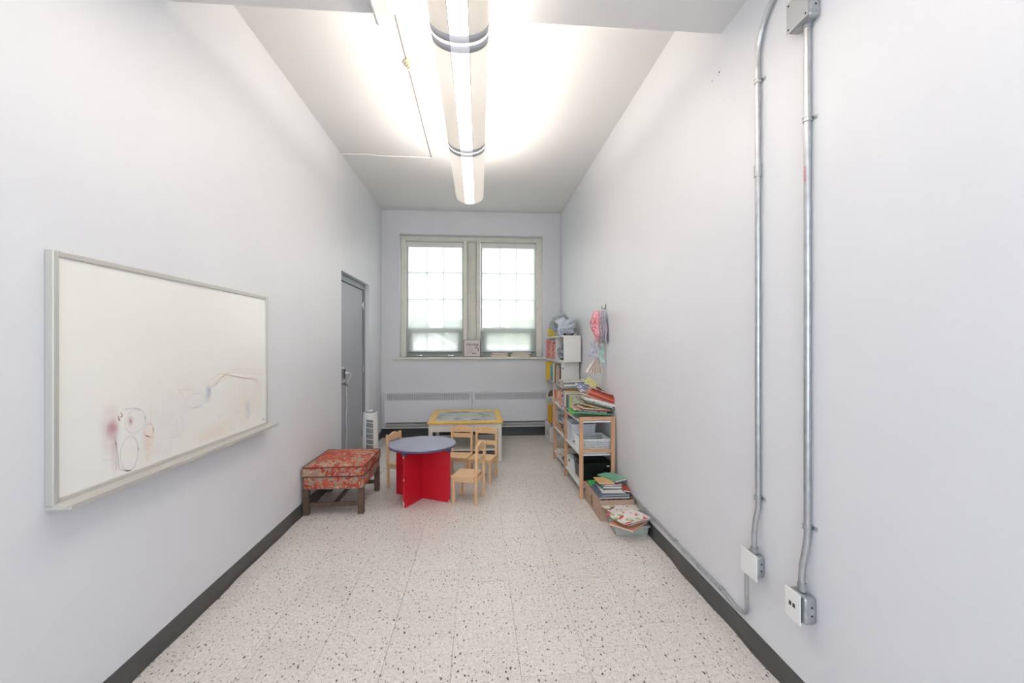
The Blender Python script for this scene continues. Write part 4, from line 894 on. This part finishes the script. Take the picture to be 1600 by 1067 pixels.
for zz in (1.75, 1.775): MB().lathe([(0, 0), (.004, 0), (.004, .006), (0, .006)], 8, M=Matrix.Translation((-.0, .016, zz)) @ Matrix.Rotation(-PI/2, 4, 'X')).build('set_screw', m_galv, c1)
c2 = thing('conduit', 'straight steel conduit between the overhead steel box and the data outlet', 'conduit', (XR-.016, 1.59, .49))
MB().tube([(-.012, .014, -.012), (-.012, .014, .05), (-.010, .012, .09), (-.003, .002, .17), (0, 0, .21), (0, 0, .8), (0, 0, 2.25)], .0128, 14).build('pipe', m_galv, c2, smooth=True)
for z in (1.855, .247): strap(c2, 0, 0, z)
MB().box(-.0135, -.012, -.006, .004, 1.61, 1.67, .0003).build('sticker', mat('red_white_sticker', (206, 150, 156), rough=.6, var=.3, vscale=120), c2)
coupling(c2, (0, 0, 2.215), (0, 0, 2.245)); coupling(c2, (-.012, .014, -.012), (-.012, .014, .02)); coupling(c1, (-.014, .005, -.012), (-.014, .005, .014))
c3 = thing('conduit', 'thin steel conduit running low along the right wall behind the boxes', 'conduit', (XR-.0105, 1.955, .16))
MB().tube(smooth_path([(-.017, 0, .21), (-.017, 0, .08), (-.009, .012, .02), (0, .05, -.022), (0, .11, -.034), (0, .17, -.026), (0, .30, -.018), (0, .75, -.012)], 5)+[(0, 1.6, .012), (0, 2.6, .02), (0, 3.40, .03)], .0095, 12).build('pipe', m_galv, c3, smooth=True)
for y in (.24, .48, .78, 1.3): MB().tube([(0, y-.012, -.017+.012*(y > .7)+(.008 if y > 1 else 0)), (0, y+.012, -.017+.012*(y > .7)+(.008 if y > 1 else 0))], .0125, 12).build('coupling', m_galv2, c3)
def jbox(name, label, y0, y1, z0, z1, depth, blank, over=.0):
    t = thing(name, label, 'junction box', (XR, (y0+y1)/2, z0)); D = (y1-y0)/2; H = z1-z0
    MB().box(-depth, 0, -D, D, 0, H, .012).build('steel_box', m_galv2, t, smooth=False)
    for s_ in (.35, .65): MB().lathe([(0, 0), (.004, 0), (.004, .0008), (0, .0008)], 8, M=Matrix.Translation((-depth*.42, -D+.0002, H*s_)) @ Matrix.Rotation(PI/2, 4, 'X')).build('knockout', m_dark, t)
    MB().lathe([(0, 0), (.011, 0), (.011, .0012), (0, .0012)], 14, M=Matrix.Translation((-depth*.45, -D, H*.5)) @ Matrix.Rotation(PI/2, 4, 'X')).build('knockout', m_galv, t)
    return t, D, H
b1, D, H = jbox('junction_box', 'steel box with a blank white cover plate low on the right wall', 1.86, 1.95, .382, .484, .046, True)
MB().box(-.0525, -.0465, -D-.012, D+.012, -.008, H+.008, .002).build('cover_plate', m_plate, b1)
b2, D, H = jbox('data_outlet', 'steel box with a white plate and two black data sockets', 1.558, 1.652, .366, .474, .055, False)
b2['category'] = 'outlet'
MB().box(-.072, -.066, -.046, .036, .001, H+.010, .002).build('cover_plate', m_plate, b2)
MB().box(-.066, -.055, -D+.012, D-.012, .006, H-.006).build('adapter', m_dark, b2)
for y in (.006, -.014): MB().box(-.0735, -.0715, y-.006, y+.006, H*.5, H*.5+.016, .001).build('socket', m_black, b2)
b3, D, H = jbox('junction_box', 'large steel junction box high on the right wall', 1.54, 1.655, 2.72, 2.845, .052, True)
MB().box(-.0545, -.0522, -D, D, 0, H, .0008).build('cover_plate', mat('brushed_cover', (182, 183, 184), rough=.45, metal=.3), b3)
for (y, z) in ((-D+.012, .014), (D-.012, .014), (-D+.012, H-.014), (D-.012, H-.014)): MB().lathe([(0, 0), (.004, 0), (.003, .002), (0, .0022)], 8, M=Matrix.Translation((-.0545, y, z)) @ Matrix.Rotation(-PI/2, 4, 'Y')).build('screw', m_dark, b3)

# ------------------------------------------------------------------ ceiling fittings
cc = thing('ceiling_conduit', 'short white conduit on the low ceiling poking past its edge', 'conduit', (-.52, YD, ZL-.013))
MB().tube([(0, -3.5, 0), (0, .05, 0)], .012, 10).build('pipe', m_white, cc, smooth=True)
cw_ = thing('ceiling_raceway', 'thin dark raceway line running along the upper ceiling to the smoke detector', 'raceway', (-.53, 2.23, ZC))
MB().box(-.004, .004, 0, 2.60, -.007, 0, .001).build('channel', mat('grey_raceway', (120, 118, 116), rough=.6), cw_)
cw2 = thing('ceiling_raceway', 'thin white raceway crossing the upper ceiling to the left wall', 'raceway', (-.53, 4.83, ZC-.008))
MB().tube([(0, 0, 0), (-.55, .0, 0), (-.70, -.03, 0), (-.80, -.02, 0), (-.975, -.02, 0)], .0075, 8).build('channel', m_white, cw2, smooth=True)
sd = thing('smoke_detector', 'round cream smoke detector with stepped rings on the upper ceiling', 'smoke detector', (-.50, 3.22, ZC))
for r0, r1, z0, z1 in ((.058, .056, 0, -.018), (.047, .045, -.018, -.032), (.036, .034, -.032, -.046), (.024, .021, -.046, -.058)):
    MB().lathe([(0, z1), (r1, z1), (r0, z0), (0, z0)], 28).build('ring', mat('cream_detector', (200, 194, 172), rough=.5), sd, smooth=True)

# linear pendant: a row of identical units
m_tube = mat('lit_tube', (255, 246, 232), emit=6)
m_lens = mat('lit_lens', (255, 251, 248), emit=LENS)
m_refl = bpy.data.materials.new('glowing_perforated_bowl'); m_refl.use_nodes = True
nt = m_refl.node_tree; N = nt.nodes; L = nt.links; b = N['Principled BSDF']; b.inputs['Base Color'].default_value = lin(236, 228, 216); b.inputs['Roughness'].default_value = .6
b.inputs['Emission Color'].default_value = lin(255, 243, 230)
b.inputs['Emission Strength'].default_value = .34
m_band = mat('grey_end_band', (196, 196, 200), rough=.45)
m_seam = mat('seam_shadow_gap', (150, 140, 132), rough=.6)
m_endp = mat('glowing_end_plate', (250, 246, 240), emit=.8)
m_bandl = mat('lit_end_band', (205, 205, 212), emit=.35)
def bowl_pt(a, y, k=1.0): return (.145*k*math.sin(a), y, .085-.085*k*math.cos(a)**1.0)
def fixture(y0, y1, label, far=False):
    t = thing('pendant_light', label, 'light', (-.095, y0, 2.955)); Lg = y1-y0; g = .011; bw = .052
    sp = R(19)
    ya, yb_ = g+bw, Lg-g-(0 if far else bw)
    def strip(a0, a1, ya, yb_, n, k=1.0):
        mb = MB(); mb.grid(lambda u, v: bowl_pt(a0+(a1-a0)*u, ya+(yb_-ya)*v, k), n, 1); return mb
    for a0, a1 in ((R(-90), -sp), (sp, R(90))): strip(a0, a1, ya, yb_, 14).build('side_panel', m_refl, t, smooth=True, solid=.0015)
    strip(-sp, sp, ya, yb_, 8).build('lens', m_lens, t, smooth=True)
    for s_ in (-sp, sp): MB().tube([bowl_pt(s_, ya, 1.01), bowl_pt(s_, yb_, 1.01)], .0018, 5).build('seam', m_seam, t)
    ends = [(g, g+bw)]+([] if far else [(Lg-g-bw, Lg-g)])
    for e0, e1 in ends:
        for a0, a1, m in ((R(-90), -sp, m_band), (-sp, sp, m_bandl), (sp, R(90), m_band)): strip(a0, a1, e0, e1, 10, 1.012).build('end_band', m, t, smooth=True, solid=.002)
    # end plates close the bowl
    for y in (g, Lg-g):
        mb = MB(); mb.prism([(bowl_pt(R(a), 0)[0], bowl_pt(R(a), 0)[2]) for a in range(-90, 91, 10)], y-.001, y+.001, 'y'); mb.build('end_plate', m_endp, t)
    for x in (-.05, .05): MB().tube([(x, .06, .062), (x, Lg-.06, .062)], .0125, 10).build('fluorescent_tube', m_tube, t)
    a = area('tube_uplight', (0, Lg/2, .078), (PI, 0, 0), .20, Lg-.1, UPL, (1, .93, .85)); a.parent = t
    zc = (ZL if y1 < YD+.1 else ZC)-2.955
    for y in (.15, Lg-.15): MB().tube([(0, y, .05), (0, y, zc)], .002, 6).build('hanging_cable', m_galv, t)
    return t
ys = [-2.74, -1.51, -.29, .93, 2.15, 3.38, 4.60]
nm = ['rearmost pendant light unit under the low ceiling', 'pendant light unit under the low ceiling behind the camera', 'pendant light unit under the low ceiling above the camera', 'pendant light unit nearest in view, running off the top edge', 'middle pendant light unit with a grey band at each end', 'farthest pendant light unit, ending short of the windows']
for i in range(6):
    if i < 2: continue
    fixture(ys[i], ys[i+1], 'long glowing '+nm[i], far=(i == 5))

# ------------------------------------------------------------------ outside: ground, trees and houses beyond the street
m_grass = mat('lawn', (140, 142, 130), rough=.9, var=.15, vscale=.5)
g_ = struct(MB().box(-90, 90, 9, 140, -3.4, -3.2), 'ground', m_grass)
def leafm(name, c): return mat(name, c, rough=.9, var=.35, vscale=1.2)
def tree(x, y, h, rw, seed, label, m):
    t = thing('tree', label, 'tree', (x, y, -3.2), 0, 'trees beyond the window'); rnd = random.Random(seed)
    MB().tube([(0, 0, 0), (.1, 0, h*.3), (0, .1, h*.6)], [.28, .22, .12], 10).build('trunk', mat('bark', (96, 82, 70), rough=.9), t)
    mb = MB()
    for k in range(26):
        r = rw*(.20+.20*rnd.random()); a = rnd.random()*6.28; q = rnd.random()**.5*rw*.7; zz = h*(.35+.6*rnd.random()**.8*(1-.35*q/rw)); zz = min(zz, h-r*.8)
        res = bmesh.ops.create_icosphere(mb.bm, subdivisions=3, radius=r)
        for v in res['verts']:
            n = 1+.16*math.sin(v.co.x*7/r+k)*math.sin(v.co.y*6/r+k*2)+.12*math.sin(v.co.z*11/r)
            v.co = v.co*n+Vector((q*math.cos(a), q*math.sin(a), zz))
    mb.build('crown', m, t, smooth=True); return t
lm1, lm2 = leafm('leaves_green', (70, 92, 62)), leafm('leaves_light', (112, 124, 70))
tree(-8.0, 50, 8.4, 3.0, 1, 'broad green tree left of centre beyond the left window', lm1)
tree(-13.0, 47, 7.0, 3.0, 2, 'lower green tree at the far left beyond the left window', lm1)
tree(-2.9, 42, 7.4, 2.2, 3, 'narrow green tree by the mullion beyond the left window', lm1)
tree(1.0, 58, 7.4, 3.0, 4, 'green tree at the left of the right window', lm1)
tree(4.0, 47, 7.2, 2.6, 5, 'yellowish green tree in the middle of the right window', lm2)
tree(8.6, 55, 9.4, 3.0, 6, 'tall pale green tree at the right of the right window', lm2)
def house(x, y, w_, d, h, rh, label, wm, front_gable=True):
    t = thing('house', label, 'house', (x, y, -3.2), 0)
    MB().box(-w_/2, w_/2, 0, d, 0, h).build('wall', wm, t)
    if front_gable: MB().prism([(-w_/2, h), (w_/2, h), (0, h+rh)], 0, .2, 'y').build('gable', wm, t); MB().prism([(-w_/2-.3, h-.1), (-w_/2-.3, h+.05), (0, h+rh+.25), (w_/2+.3, h+.05), (w_/2+.3, h-.1), (0, h+rh)], -.3, d, 'y').build('roof', mat('roof_shingle', (150, 148, 148), rough=.9), t)
    else: MB().prism([(-.3, h), (d+.3, h), (d/2, h+rh)], -w_/2-.2, w_/2+.2, 'x').build('roof', mat('roof_shingle', (150, 148, 148), rough=.9), t)
    for k in range(3):
        xx = -w_/2+w_*(k+.5)/3; fr = MB().box(xx-.55, xx+.55, -.05, .0, h*.5, h*.5+1.3).build('window', m_white, t); MB().box(xx-.45, xx+.45, -.07, -.05, h*.5+.1, h*.5+1.2).build('pane', mat('dark_pane', (110, 118, 124), rough=.2), fr)
m_siding = mat('white_siding', (226, 228, 228), rough=.8); m_cream2 = mat('cream_siding', (206, 204, 190), rough=.8)
house(-3.6, 30, 6.5, 7, 3.4, 1.9, 'white gabled house below the left window', m_siding)
house(-10.6, 32, 6.0, 7, 3.2, 1.2, 'cream house at the left edge of the left window', m_cream2, False)
house(3.6, 33, 6.4, 7, 3.3, 1.3, 'white house below the right window', m_siding, False)
house(10.4, 34, 5.0, 7, 3.3, 1.5, 'cream gabled house at the right of the right window', m_cream2)
